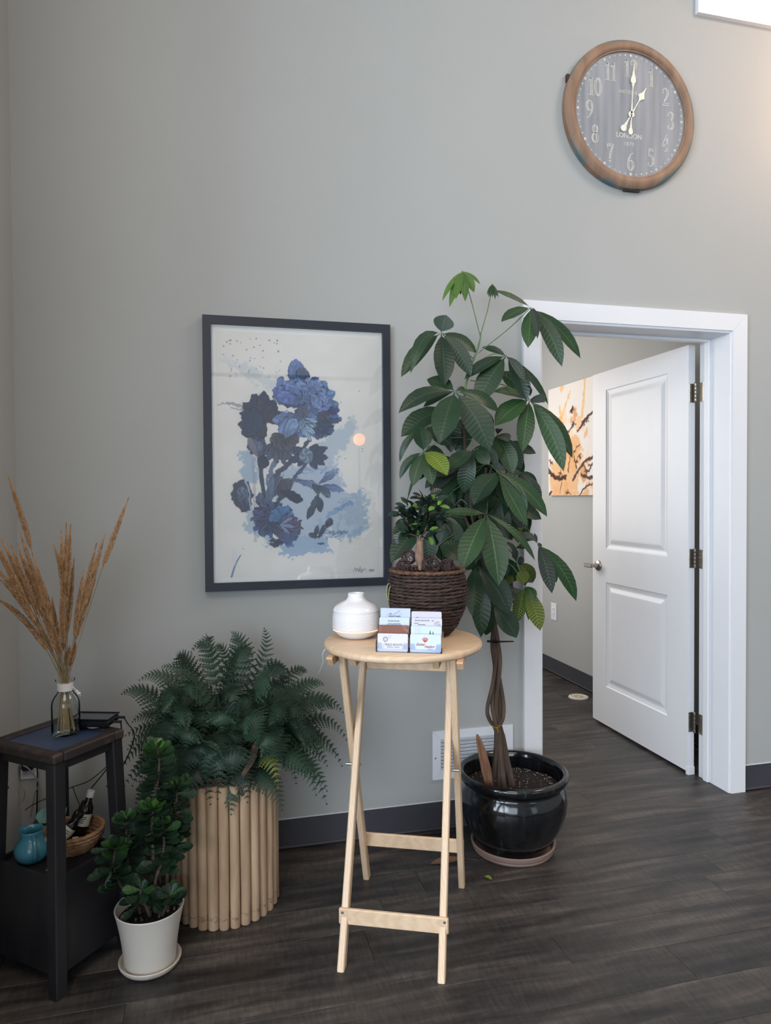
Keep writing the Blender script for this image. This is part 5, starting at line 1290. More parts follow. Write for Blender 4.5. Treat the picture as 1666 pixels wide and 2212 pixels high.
# ------------------------------------------------------------------ foliage materials
def leafmat(name, c1, c2, cv, rough=.38, ribs=46.0, bump=.5, vein=.5):
    m, nt, b = newmat(name)
    tc = nt.nodes.new('ShaderNodeTexCoord'); sp = nt.nodes.new('ShaderNodeSeparateXYZ'); nt.links.new(tc.outputs['UV'], sp.inputs[0])
    # distance from midrib
    s1 = N(nt, 'ShaderNodeMath', operation='SUBTRACT'); s1.inputs[1].default_value = .5; nt.links.new(sp.outputs['X'], s1.inputs[0])
    ab = N(nt, 'ShaderNodeMath', operation='ABSOLUTE'); nt.links.new(s1.outputs[0], ab.inputs[0])
    # side veins sweep forward with distance from the midrib
    ph = N(nt, 'ShaderNodeMath', operation='MULTIPLY_ADD'); ph.inputs[1].default_value = -.16; nt.links.new(ab.outputs[0], ph.inputs[0]); nt.links.new(sp.outputs['Y'], ph.inputs[2])
    mu = N(nt, 'ShaderNodeMath', operation='MULTIPLY'); mu.inputs[1].default_value = ribs*2; nt.links.new(ph.outputs[0], mu.inputs[0])
    sn = N(nt, 'ShaderNodeMath', operation='SINE'); nt.links.new(mu.outputs[0], sn.inputs[0])
    no = N(nt, 'ShaderNodeTexNoise'); no.inputs['Scale'].default_value = 14; no.inputs['Detail'].default_value = 3; nt.links.new(tc.outputs['Object'], no.inputs['Vector'])
    oi = nt.nodes.new('ShaderNodeObjectInfo')
    av = N(nt, 'ShaderNodeMath', operation='MULTIPLY_ADD'); av.inputs[1].default_value = .6; nt.links.new(oi.outputs['Random'], av.inputs[0])
    nh = N(nt, 'ShaderNodeMath', operation='MULTIPLY'); nh.inputs[1].default_value = .5; nt.links.new(no.outputs['Fac'], nh.inputs[0]); nt.links.new(nh.outputs[0], av.inputs[2])
    r = ramp(nt, av.outputs[0], [(.15, c1), (.75, c2)])
    mr = N(nt, 'ShaderNodeMapRange'); mr.inputs['From Min'].default_value = .012; mr.inputs['From Max'].default_value = .035; mr.inputs['To Min'].default_value = vein; mr.inputs['To Max'].default_value = 0
    nt.links.new(ab.outputs[0], mr.inputs['Value'])
    mx = N(nt, 'ShaderNodeMix', data_type='RGBA'); nt.links.new(mr.outputs[0], mx.inputs['Factor']); nt.links.new(r.outputs[0], mx.inputs['A']); mx.inputs['B'].default_value = (*lin(cv), 1)
    nt.links.new(mx.outputs['Result'], b.inputs['Base Color'])
    b.inputs['Roughness'].default_value = rough; setin(b, 'Specular IOR Level', .45)
    bp = N(nt, 'ShaderNodeBump'); bp.inputs['Strength'].default_value = bump; bp.inputs['Distance'].default_value = .003
    nt.links.new(sn.outputs[0], bp.inputs['Height']); nt.links.new(bp.outputs[0], b.inputs['Normal'])
    # light passing through the blade
    tr_ = N(nt, 'ShaderNodeBsdfTranslucent'); nt.links.new(mx.outputs['Result'], tr_.inputs['Color'])
    ms = N(nt, 'ShaderNodeMixShader'); ms.inputs[0].default_value = .18
    nt.links.new(b.outputs[0], ms.inputs[1]); nt.links.new(tr_.outputs[0], ms.inputs[2]); nt.links.new(ms.outputs[0], nt.nodes['Material Output'].inputs['Surface'])
    return m
L_dark = leafmat('deep_green_leaf', (22, 44, 31), (40, 66, 42), (80, 106, 74), .38, bump=.09, vein=.4)
L_mid = leafmat('mid_green_leaf', (34, 60, 34), (50, 80, 44), (114, 140, 92), .42, bump=.12, vein=.42)
L_young = leafmat('fresh_green_leaf', (66, 98, 44), (92, 126, 54), (130, 156, 88), .45, bump=.22, vein=.4)
L_yel = leafmat('yellow_green_leaf', (92, 116, 36), (118, 138, 42), (170, 180, 90), .45)
L_grey = leafmat('grey_green_leaf', (46, 58, 50), (66, 78, 68), (110, 120, 106), .5)  # duller, greyer green than the other leaves
L_olive = leafmat('olive_ageing_leaf', (62, 84, 32), (96, 108, 42), (140, 146, 84), .45)
M_stemg = plain('green_stem', (96, 124, 74), .5, c2=(78, 104, 62), scale=(30, 30, 30))
M_bark = plain('brown_bark', (94, 76, 64), .85, c2=(66, 54, 46), scale=(50, 50, 9), bump=.5, bscale=(140, 140, 30))
M_soil = plain('dark_potting_soil', (26, 20, 18), .95, c2=(46, 36, 32), scale=(90, 90, 90), bump=1.0, bscale=260, bdist=.006)
M_perl = plain('white_perlite', (190, 186, 178), .9)

PACH = [(0, .03), (.07, .07), (.16, .40), (.30, .76), (.45, .96), (.58, 1.0), (.72, .88), (.84, .60), (.93, .28), (.975, .08), (1.0, .0)]
OBOV = [(0, .05), (.12, .22), (.30, .50), (.50, .80), (.68, 1.0), (.82, .92), (.93, .60), (1.0, .12)]
FICUS = [(0, .05), (.15, .5), (.35, .92), (.55, 1.0), (.75, .8), (.9, .4), (1.0, .02)]
def blade(mb_, base, tip, width, face, arch=.12, fold=.16, prof=PACH, wav=0.0, twist=0.0, bowdir=None):
    """one leaf blade between two points; face: direction its upper side looks"""
    base = Vector(base); tip = Vector(tip); d_ = tip-base; L = d_.length
    if L < 1e-5: return
    face = Vector(face).normalized()
    bow = Vector(bowdir).normalized() if bowdir is not None else Vector((0, 0, 1))
    bow = bow-d_.normalized()*bow.dot(d_.normalized())
    bow = bow.normalized() if bow.length > .15 else (face-d_.normalized()*face.dot(d_.normalized())).normalized()
    ctrl = base+d_*.5+bow*(arch*L*2)
    V = []; U = []; n = len(prof)
    for i, (t, w_) in enumerate(prof):
        p = base*(1-t)**2+ctrl*2*t*(1-t)+tip*t*t
        tg = ((ctrl-base)*(1-t)+(tip-ctrl)*t).normalized()
        s_ = tg.cross(face)
        s_ = s_.normalized() if s_.length > 1e-3 else tg.orthogonal().normalized()
        nn = s_.cross(tg).normalized()
        if twist:
            a = twist*(t-.3); s_, nn = s_*math.cos(a)+nn*math.sin(a), nn*math.cos(a)-s_*math.sin(a)
        hw_ = width/2*w_
        for k, q in enumerate((-1, -.5, 0, .5, 1)):
            lift = abs(q)*fold*hw_*1.1 - .10*hw_*(1-abs(abs(q)-.5)*2)*0
            z = wav*hw_*math.sin(t*19+q*2.2)*abs(q)
            V.append(p+s_*(q*hw_)+nn*(lift+z)); U.append((.5+q*.5, t))
    F = []
    for i in range(n-1):
        for k in range(4):
            a = i*5+k; F.append((a, a+1, a+6, a+5))
    mb_.add(V, F, U)

# ------------------------------------------------------------------ money tree in the glazed pot
PX, PYc = 1.108, -.214
mt = empty('money_tree', (PX, PYc, 0), 'tall braided money tree with hand-shaped leaves in a black glazed pot beside the door', 'potted tree')
M_terr = plain('terracotta_saucer', (128, 106, 98), .6, c2=(146, 122, 112), scale=(4, 4, 60), bump=.2, bscale=(5, 5, 260))
m_ = MB(); m_.lathe((PX, PYc, 0), [(.0001, .0), (.140, .0), (.148, .003), (.152, .009), (.151, .014), (.156, .019), (.157, .026), (.159, .033), (.156, .036), (.150, .034), (.146, .012), (.0001, .010)], 64); m_.build('saucer', M_terr, mt, True)
def glaze():
    m, nt, b = newmat('black_drip_glaze')
    mp = mapping(nt, (26, 26, 2.2)); no = N(nt, 'ShaderNodeTexNoise'); no.inputs['Scale'].default_value = 1; no.inputs['Detail'].default_value = 5; no.inputs['Distortion'].default_value = .4; nt.links.new(mp.outputs[0], no.inputs['Vector'])
    r = ramp(nt, no.outputs['Fac'], [(.40, (10, 11, 13)), (.60, (20, 24, 28)), (.72, (52, 66, 66))])
    nt.links.new(r.outputs[0], b.inputs['Base Color']); b.inputs['Roughness'].default_value = .12; setin(b, 'Specular IOR Level', .7)
    m2 = mapping(nt, (16, 16, 9)); n2 = N(nt, 'ShaderNodeTexNoise'); n2.inputs['Scale'].default_value = 1; n2.inputs['Detail'].default_value = 3; nt.links.new(m2.outputs[0], n2.inputs['Vector'])
    bp = N(nt, 'ShaderNodeBump'); bp.inputs['Strength'].default_value = .35; bp.inputs['Distance'].default_value = .006; nt.links.new(n2.outputs['Fac'], bp.inputs['Height']); nt.links.new(bp.outputs[0], b.inputs['Normal'])
    return m
M_glaze = glaze()
prof = [(.0001, .012), (.118, .012), (.122, .018), (.140, .040), (.166, .080), (.187, .120), (.1985, .160), (.2015, .195), (.1965, .225), (.186, .246), (.1815, .254), (.184, .260), (.197, .268), (.2045, .278), (.207, .289), (.2045, .299), (.196, .304), (.188, .302), (.183, .294), (.181, .282), (.178, .262), (.182, .240), (.180, .225)]
m_ = MB(); m_.lathe((PX, PYc, 0), prof, 88); m_.build('pot', M_glaze, mt, True, angle=70)
# soil heap
m_ = MB(); n = 56; V = [Vector((PX, PYc, .262))]; F = []
for j in range(1, 15):
    for k in range(n):
        a = 2*PI*k/n; r = .1805*j/14
        x, y = PX+r*math.cos(a), PYc+r*math.sin(a)
        z = .238+.022*max(0, 1-((x-PX-.05)**2+(y-PYc-.01)**2)/.018)+.005*mnoise(Vector((x*40, y*40, 0)))+.004*mnoise(Vector((x*120, y*120, 3)))
        V.append(Vector((x, y, z)))
V[0].z = .258
for k in range(n): F.append((0, 1+k, 1+(k+1) % n))
for j in range(13):
    for k in range(n):
        k2 = (k+1) % n; F.append((1+j*n+k, 1+(j+1)*n+k, 1+(j+1)*n+k2, 1+j*n+k2))
m_.add(V, F); so_ = m_.build('soil', M_soil, mt, True, angle=180)
def soil_z(x, y): return .238+.022*max(0, 1-((x-PX-.05)**2+(y-PYc-.01)**2)/.018)+.003
m_ = MB()
for q in range(170):
    a = rnd.uniform(0, 2*PI); r = .172*math.sqrt(rnd.random()); x, y = PX+r*math.cos(a), PYc+r*math.sin(a)
    m_.ball((x, y, soil_z(x, y)+.002), rnd.uniform(.0009, .0020), 5, 4)
m_.build('perlite', M_perl, so_)['kind'] = 'stuff'
# trunks: five stems twined together
ZT_ = {'a': [(1062, 1712), (1070, 1640), (1072, 1580), (1058, 1555), (1053, 1530), (1066, 1470), (1072, 1400), (1066, 1330), (1058, 1260), (1040, 1180), (1020, 1120), (1016, 1060)],
       'b': [(1076, 1714), (1080, 1640), (1073, 1575), (1064, 1520), (1070, 1450), (1064, 1390), (1070, 1320), (1066, 1240), (1058, 1170), (1044, 1080), (1050, 1010)],
       'c': [(1090, 1712), (1085, 1650), (1078, 1580), (1080, 1520), (1074, 1450), (1076, 1390), (1064, 1320), (1062, 1250), (1050, 1160), (1010, 1040), (1004, 960), (1002, 900)],
       'd': [(1106, 1712), (1090, 1640), (1080, 1575), (1087, 1550), (1088, 1520), (1080, 1470), (1066, 1400), (1072, 1330), (1074, 1250), (1082, 1170), (1090, 1080), (1096, 1000)],
       'e': [(1112, 1708), (1098, 1650), (1084, 1580), (1072, 1540), (1076, 1480), (1080, 1420), (1068, 1350), (1060, 1290), (1040, 1200), (1010, 1130), (990, 1090)]}
offs = {'a': -.012, 'b': .004, 'c': .014, 'd': -.004, 'e': .010}
def PA(px, py, Y=-.235): return at(px, py, Y=Y)
for i, (k, pts) in enumerate(ZT_.items()):
    P3 = [PA(x, y, -.235+offs[k]*math.cos(j*1.3+i)*1.0) for j, (x, y) in enumerate(pts)]
    m = len(P3); rs = [.0098 if j < 2 else (.0082 if j < 7 else .0066-.0007*(j-7)) for j in range(m)]
    Pc = cr(P3, 5); rc = [rs[min(m-1, int(j/5))] for j in range(len(Pc))]
    if i in (0, 3): rc = [max(.0045, r*.9) for r in rc]
    m_ = MB(); m_.tube(Pc, rc, 9); m_.build('trunk', M_bark, mt, True)
m_ = MB(); tpts = cr([PA(1002, 905), PA(1003, 870), PA(1005, 840), PA(1012, 812), PA(1022, 780), PA(1030, 760), PA(1037, 735), PA(1039, 718)], 5)
m_.tube(tpts, [.0052-.0025*j/len(tpts) for j in range(len(tpts))], 8); m_.build('trunk', M_stemg, mt, True)
m_ = MB(); m_.tube([PA(1053, 1385, -.262), PA(1075, 1387, -.262)], .0042, 8); m_.tube([PA(1062, 1386, -.264), PA(1078, 1386, -.266), PA(1110, 1385.5, -.268)], [.0030, .0036, .0028], 6)
M_zip = plain('black_nylon', (18, 18, 22), .35); m_.build('cable_tie', M_zip, mt, True)
m_ = MB(); m_.tube(cr([PA(1062, 1568, -.255), PA(1073, 1572, -.262), PA(1084, 1566, -.255)], 4), .0012, 5); m_.tube(cr([PA(1073, 1571, -.262), PA(1077, 1580, -.268), PA(1075, 1583, -.268)], 3), .0012, 5); m_.tube(cr([PA(1073, 1571, -.262), PA(1076, 1566, -.268), PA(1078, 1571, -.268)], 3), .0012, 5)
m_.build('gold_twist_tie', plain('gold_foil', (206, 160, 40), .3, metal=.8), mt, True)
# cut-off husk standing in the soil
m_ = MB(); hb = PA(1059, 1708, -.270); ht = PA(1031, 1587, -.285); blade(m_, hb, ht, .034, (CAMPOS-hb), .02, .5, [(0, .5), (.15, .8), (.4, 1.0), (.7, .8), (.9, .5), (1, .15)])
hk = m_.build('dry_husk', plain('tan_husk', (140, 100, 76), .8, c2=(112, 76, 58), scale=(60, 60, 8)), mt, True)
md_ = hk.modifiers.new('s', 'SOLIDIFY'); md_.thickness = .003

def c5(x, y): return (840+x/3.874, 560+y/3.874)
def c6(x, y): return (820+x/3.702, 1000+y/3.702)
def cA(x, y): return (850+x/4.9, 860+y/4.9)
def cB(x, y): return (960+x/5.553, 1080+y/5.553)
def cluster(fn, scale, hub, Y, leaves, node, nodeY=-.235, mat=None, dY=-.05, stemmat=None):
    """one hand-shaped leaf: hub in photo pixels at depth Y; leaflets (tip x, tip y, width, depth offset, material, arch)"""
    hx, hy = fn(*hub); H = at(hx, hy, Y=Y)
    n0 = at(*node, Y=nodeY)
    mid = n0.lerp(H, .55)+Vector((0, -.01, .02*(1 if H.z < n0.z+.05 else -.3)))
    m_ = MB(); m_.tube(cr([n0, mid, H], 6), .0017, 6); m_.build('petiole', stemmat or M_stemg, mt, True)
    for lf in leaves:
        tx_, ty_, w_ = lf[:3]; dy = lf[3] if len(lf) > 3 and lf[3] is not None else dY
        mm = lf[4] if len(lf) > 4 and lf[4] is not None else mat
        ar = lf[5] if len(lf) > 5 else .07
        X_, Y_ = fn(tx_, ty_); Tp = at(X_, Y_, Y=min(Y+dy, -.012 if X_ < 1165 else -.03))
        wd = (w_/scale)/ppm((H+Tp)/2)*1.18
        tocam_ = (CAMPOS-(H+Tp)/2).normalized()
        face = tocam_*.8+Vector((0, 0, .55))+Vector((rnd.uniform(-.15, .15), 0, rnd.uniform(-.1, .1)))
        b0 = H.lerp(Tp, .02)
        m_ = MB(); blade(m_, b0, Tp, wd, face, ar, rnd.uniform(.06, .2), PACH, .05, rnd.uniform(-.15, .15), bowdir=Vector((0, -.3, 1)))
        m_.build('leaf', mm, mt, True, angle=180)
S5, S6, SA_, SB_ = 3.874, 3.702, 4.9, 5.553
top = (1038, 728)
cluster(c5, S5, (616, 97), -.20, [(447, 352, 40), (508, 405, 52), (560, 338, 58, -.09), (640, 357, 62, -.1), (714, 280, 60, -.05), (768, 212, 26, -.02), (600, 300, 40, .03)], top, mat=L_young)
cluster(c5, S5, (868, 206), -.22, [(822, 300, 14), (835, 318, 18), (850, 326, 18, -.02), (868, 322, 18, -.03), (890, 338, 18), (905, 312, 16), (918, 325, 12)], (1038, 724), mat=L_mid, dY=-.01)
cluster(c5, S5, (1190, 405), -.22, [(880, 262, 46, .0, None, .05), (940, 526, 96, -.05), (1165, 744, 118, -.08), (1245, 668, 62, -.14, L_grey, .10), (1450, 902, 116, -.06), (1606, 832, 92, -.02), (1225, 440, 30, .05)], (1034, 762), mat=L_mid)
cluster(c5, S5, (438, 615), -.22, [(482, 466, 150, -.012, None, .02), (103, 988, 118, -.03), (182, 960, 92, -.12, L_dark, .22), (466, 1056, 152, -.07), (690, 985, 118, -.05), (736, 787, 104, -.01)], (1024, 775), mat=L_dark)
cluster(c5, S5, (985, 808), -.24, [(780, 738, 52, .05), (632, 1006, 92, -.02), (738, 1225, 170, -.03), (1155, 1190, 120, -.05), (1142, 1032, 66, -.12, L_grey), (1336, 1218, 60, .0)], (1020, 790), mat=L_dark)
cluster(c5, S5, (1178, 1172), -.23, [(922, 944, 118, .03), (880, 1112, 104, -.05), (888, 1396, 156, -.05), (1116, 1617, 126, -.07), (1464, 1778, 132, -.06), (1538, 1666, 124, -.02), (1306, 1198, 96, -.13, L_grey, .05), (1172, 1055, 46, -.10, L_grey)], (1016, 822), mat=L_mid)
cluster(c5, S5, (556, 1106), -.30, [(80, 1290, 120, -.02, None, .13), (288, 1238, 66, .06), (424, 1546, 200, -.10), (846, 1604, 205, -.08), (922, 1282, 104, .02, None, .10), (318, 1006, 118, .10), (700, 1130, 80, .12)], (1010, 850), mat=L_dark)
cluster(c5, S5, (500, 1240), -.16, [(103, 1488, 170, -.02, None, .08), (520, 1620, 150, -.03), (330, 1530, 110, -.02)], (1003, 880), mat=L_dark)
cluster(c5, S5, (640, 1290), -.17, [(590, 1640, 160, -.02), (880, 1420, 150, -.02), (720, 1240, 90, .02)], (1003, 885), mat=L_dark)
cluster(c5, S5, (290, 1612), -.30, [(262, 1404, 140, .02, None, .10), (93, 1842, 62, -.0, None, .16), (200, 1902, 104, -.04, L_mid), (366, 1892, 104, -.07, L_mid), (490, 1812, 138, -.11, L_yel, .10), (470, 1640, 110, .04), (250, 1850, 110, .03), (155, 2020, 22, .05, None, .02)], (1002, 945), mat=L_dark)
cluster(c5, S5, (300, 1410), -.26, [(520, 1560, 130, -.02), (440, 1440, 80, .02), (92, 1700, 52, .0, None, .18)], (1003, 925), mat=L_dark)
cluster(c5, S5, (716, 1600), -.30, [(486, 1772, 118, -.06), (630, 1960, 130, .03), (840, 1720, 100, -.04)], (1005, 950), mat=L_dark)
cluster(c5, S5, (910, 1470), -.24, [(770, 1700, 120, -.02), (930, 1420, 50, -.08, L_grey), (1004, 1530, 90, -.10, L_grey), (1036, 1800, 130, -.04, L_mid), (870, 1720, 110, -.04, L_mid), (1112, 1752, 110, -.01), (1020, 1650, 90, .03)], (1020, 975), mat=L_dark)
cluster(c5, S5, (912, 1778), -.32, [(710, 2058, 175, -.09, None, .10), (930, 1700, 84, -.02, L_grey), (1145, 2150, 150, -.05, L_mid, .03), (1250, 2045, 110, -.03, L_grey), (830, 1560, 60, .02, L_grey), (990, 2080, 120, -.02)], (1030, 1010), mat=L_dark)
cluster(c5, S5, (1090, 1775), -.22, [(1030, 1815, 84, -.08, L_grey, .06), (1262, 2060, 90, -.05, L_grey, .12), (1140, 1990, 110, -.02), (1240, 1900, 70, .02)], (1060, 1030), mat=L_dark)
cluster(c6, S6, (858, 406), -.40, [(515, 396, 66, .04, L_mid, .03), (655, 868, 165, -.08, L_mid), (952, 985, 180, -.10, L_mid, .06), (1246, 785, 62, -.02, L_mid, .09), (930, 720, 90, .03), (760, 330, 90, .08), (1040, 620, 90, .05)], (1050, 1085), mat=L_dark)
cluster(c6, S6, (768, 805), -.30, [(812, 1398, 136, -.04), (742, 1230, 128, -.07), (1035, 1210, 170, -.06), (680, 860, 60, -.02), (900, 560, 100, .03), (740, 640, 80, .05), (460, 650, 130, .03, None, .08)], (1048, 1150), mat=L_dark)
cluster(c6, S6, (900, 1120), -.26, [(1098, 1402, 150, -.06, None, .05), (1000, 1160, 110, .03), (850, 1380, 90, .04)], (1058, 1230), mat=L_dark)
cluster(c6, S6, (950, 1005), -.24, [(1210, 1182, 120, -.06, None, .10), (1080, 1010, 50, -.08, L_grey, .10), (1000, 700, 120, .02), (1060, 880, 110, .03, L_olive)], (1060, 1220), mat=L_dark)
cluster(c6, S6, (945, 70), -.34, [(1180, 505, 118, -.05, L_mid, .0), (1342, 432, 110, -.02, L_mid, .08), (750, 338, 150, -.07), (1170, 530, 90, .03, L_grey), (1060, 620, 110, .04), (860, 300, 110, .06)], (1048, 1060), mat=L_dark)
cluster(c6, S6, (960, 280), -.30, [(1180, 540, 110, -.03, L_grey), (1000, 600, 110, -.02, L_grey, .05), (820, 350, 84, -.01), (1110, 640, 120, .03, L_olive), (900, 200, 90, .03)], (1056, 1110), mat=L_dark)
cluster(c6, S6, (1262, 640), -.26, [(1135, 612, 100, -.06, L_grey, .15), (1380, 1045, 100, -.06, L_grey, .05), (1415, 960, 80, -.02, L_mid), (1574, 1108, 98, -.02, L_mid, .08), (1235, 560, 20, .02, L_grey), (1300, 668, 18, -.03, L_grey)], (1080, 1100), mat=L_mid, stemmat=M_stemg)
cluster(c6, S6, (1165, 985), -.30, [(1286, 1342, 116, -.05, L_olive, .05), (1190, 1258, 60, .02, L_yel), (1100, 1276, 96, .0, L_olive), (1235, 1110, 80, -.08, L_mid, .12), (1215, 960, 60, -.06, L_grey, .12), (1120, 860, 90, .03, L_olive)], (1072, 1200), mat=L_olive)
cluster(c6, S6, (1100, 800), -.24, [(1225, 960, 110, .0, L_olive, .10), (1000, 640, 70, -.08, L_grey, .10), (1060, 950, 90, .03), (1160, 780, 70, -.02, L_grey), (1030, 860, 120, .02)], (1076, 1180), mat=L_dark)
cluster(c6, S6, (1130, 640), -.20, [(1210, 560, 120, .03), (1190, 400, 90, .04), (1140, 690, 80, .0, L_olive)], (1080, 1160), mat=L_dark)
cluster(c6, S6, (350, 480), -.22, [(90, 795, 150, -.05, None, .06), (105, 570, 110, -.02, None, .10), (440, 680, 120, .0), (560, 640, 130, .02), (400, 830, 110, -.02)], (1010, 1120), mat=L_dark)
cluster(c6, S6, (560, 420), -.24, [(620, 700, 120, -.02), (700, 620, 120, .0), (480, 640, 110, -.02), (760, 760, 120, .03), (460, 560, 90, .03)], (1015, 1110), mat=L_dark)
cluster(c6, S6, (470, 660), -.28, [(640, 780, 120, -.04, None, .06), (490, 780, 70, .02), (560, 900, 90, .05)], (1020, 1150), mat=L_dark)
cluster(c6, S6, (600, 340), -.20, [(430, 180, 100, .05), (540, 205, 60, .04), (640, 560, 110, .0), (720, 500, 120, .04), (800, 460, 120, .05)], (1010, 1090), mat=L_dark)
cluster(c5, S5, (640, 1760), -.18, [(400, 1990, 150, .02), (560, 2000, 120, .02), (700, 2040, 130, .03), (820, 1900, 120, .03), (470, 2060, 110, .04)], (1008, 1010), mat=L_dark)
cluster(c5, S5, (760, 1700), -.17, [(600, 1900, 140, .03), (900, 1990, 140, .03), (850, 1840, 120, .04), (680, 1900, 120, .04)], (1010, 1000), mat=L_dark)
cluster(c5, S5, (1010, 1960), -.20, [(880, 2090, 120, .03), (1150, 2100, 140, .02), (1230, 1990, 110, .03), (960, 2140, 120, .04)], (1050, 1060), mat=L_dark)
cluster(c6, S6, (800, 560), -.18, [(700, 820, 140, .04), (900, 840, 140, .04), (980, 700, 130, .05), (780, 900, 130, .05), (1010, 560, 120, .05)], (1050, 1140), mat=L_dark)
cluster(c6, S6, (930, 840), -.18, [(830, 1120, 130, .04), (1000, 1120, 130, .04), (1060, 1000, 120, .05)], (1058, 1200), mat=L_dark)

for q in range(9):
    hx_, hy_ = ((985, 990), (1010, 1040), (1060, 1010), (1100, 1040), (960, 1080), (1090, 1090), (1040, 1110), (1000, 1000), (1080, 960))[q]
    lv_ = []
    for k in range(6):
        a_ = math.radians(20+k*28+rnd.uniform(-10, 10)); L_ = rnd.uniform(60, 95)
        lv_.append((hx_+L_*math.cos(a_), hy_+L_*math.sin(a_)*1.05, rnd.uniform(24, 32), rnd.uniform(-.03, .05), rnd.choice((None, None, L_grey)), .05))
    cluster(lambda x, y: (x, y), 1.0, (hx_, hy_), -.15-.02*(q % 3), lv_, (1030, 1000+10*q), mat=L_dark)
# fallen leaves
M_dryleaf = plain('dry_tan_leaf', (124, 92, 70), .8, c2=(100, 74, 58), scale=(40, 40, 40))
m_ = MB(); blade(m_, at(1008, 1855, Z=.006), at(930, 1866, Z=.004), .035, (0, -.2, 1), .02, .25); m_.tube([at(1008, 1855, Z=.006), at(1030, 1857, Z=.003)], .0009, 5)
tag(m_.build('fallen_leaf', M_dryleaf, None, True), 'long dry tan leaf on the floor behind the front table legs', 'leaf')
m_ = MB(); blade(m_, at(1046, 1893, Z=.004), at(1063, 1901, Z=.004), .018, (0, -.3, 1), .06, .4, FICUS)
tag(m_.build('fallen_leaf', L_yel, None, True), 'small curled yellow-green leaf on the floor before the black pot', 'leaf')

# ------------------------------------------------------------------ coiled planter with ginseng ficus, on the table
QC = Vector((.684, -.495, ZT))
fb = empty('ficus_planter', tuple(QC), 'dark coiled-rope basket planter with a small thick-stemmed ficus on the table', 'potted plant')
M_rope = plain('dark_seagrass_rope', (44, 33, 31), .8, c2=(84, 62, 52), scale=(40, 40, 90), bump=.8, bscale=260, ramp_pos=(.4, .72), randoff=True)
M_rope2 = plain('light_seagrass_rope', (70, 50, 40), .8, c2=(112, 82, 60), scale=(60, 60, 90), bump=.8, bscale=260, randoff=True)
prof = [(.073, .006), (.0865, .020), (.100, .040), (.1115, .062), (.1205, .086), (.1265, .110), (.1295, .134), (.1290, .154), (.1255, .174), (.1210, .190), (.118, .200)]
ncoil = 20
def profr(h):
    for (r0, h0), (r1, h1) in zip(prof[:-1], prof[1:]):
        if h <= h1: t = (h-h0)/(h1-h0); return r0+(r1-r0)*max(0, t)
    return prof[-1][0]
def rope_ring(rad, z, thick, strands=34, wob=.0024, seed=0, slope=0.0):
    m_ = MB(); n = 140; V = []; F = []; U = []; k_ = 7
    for i in range(n):
        a = 2*PI*i/n
        rr = rad+wob*mnoise(Vector((math.cos(a)*2.4, math.sin(a)*2.4, seed*1.7)))*1.6
        zz = z+wob*1.5*mnoise(Vector((math.cos(a)*1.8, math.sin(a)*1.8, seed*2.3+9)))+slope*math.cos(a)
        for j in range(k_):
            b_ = 2*PI*j/k_
            tw = 1+.20*math.sin(b_*2-a*strands)
            V.append(QC+Vector(((rr+thick*tw*math.cos(b_))*math.cos(a), (rr+thick*tw*math.cos(b_))*math.sin(a), zz+thick*tw*.82*math.sin(b_)))); U.append((i/n, j/k_))
    for i in range(n):
        for j in range(k_):
            i2 = (i+1) % n; j2 = (j+1) % k_; F.append((i*k_+j, i2*k_+j, i2*k_+j2, i*k_+j2))
    m_.add(V, F, U); return m_
for q in range(ncoil):
    h = .0085+(.196-.0085)*q/(ncoil-1)
    m_ = rope_ring(profr(h)-.004, h, .0062, 34, seed=q); m_.build('rope_coil', M_rope if q not in (17,) else M_rope, fb, True, angle=180)
m_ = rope_ring(.1165, .208, .0078, 46, .0010, 40); m_.build('braided_rim', M_rope2, fb, True, angle=180)
m_ = MB(); m_.lathe(QC, [(.066, .004), (.092, .05), (.112, .10), (.119, .15), (.112, .195), (.106, .195), (.110, .18), (.0001, .178)], 40); m_.build('liner', M_soil, fb, True)
m_ = MB(); m_.tube(cr([QC+Vector((-.128, -.012, .170)), QC+Vector((-.137, -.015, .165)), QC+Vector((-.138, -.015, .125)), QC+Vector((-.130, -.015, .118))], 4), .0016, 6); m_.tube(cr([QC+Vector((-.127, -.02, .165)), QC+Vector((-.133, -.022, .150)), QC+Vector((-.135, -.02, .120))], 4), .0014, 6)
m_.build('wire_tag', plain('pale_green_wire', (150, 160, 112), .6), fb, True)
# trunk
FY = -.52
tk = [at(908, 1232, Y=FY), at(907, 1218, Y=FY), at(906, 1205, Y=FY), at(906, 1190, Y=FY), at(907, 1178, Y=FY), at(908, 1168, Y=FY)]
m_ = MB(); m_.tube(cr(tk, 4), [.006, .0065, .007, .008, .0095, .011, .0125, .0135, .0138, .014, .014, .0138, .0135, .0132, .013, .0128, .0125, .0122, .012, .0115, .011], 14)
M_fbark = plain('pale_ficus_bark', (124, 98, 84), .8, c2=(156, 128, 108), scale=(60, 60, 40), bump=.7, bscale=160)
m_.build('trunk', M_fbark, fb, True, angle=180)
def cF(x, y): return (830+x/8.77, 1050+y/8.77)
brs = [[(640, 1040), (630, 900), (590, 780), (580, 720), (470, 700), (400, 600), (350, 550)], [(590, 760), (620, 680), (650, 580), (660, 470)], [(430, 620), (430, 520), (445, 350)], [(690, 1040), (760, 900), (790, 700), (800, 520), (800, 400), (740, 280)], [(760, 880), (830, 700), (880, 540)], [(720, 1040), (800, 900), (900, 840), (990, 760), (1060, 680), (1130, 560)], [(870, 750), (960, 700), (1000, 640), (1010, 440)], [(640, 960), (560, 930), (480, 905)], [(800, 400), (850, 300), (900, 200)]]
Lcount = 0
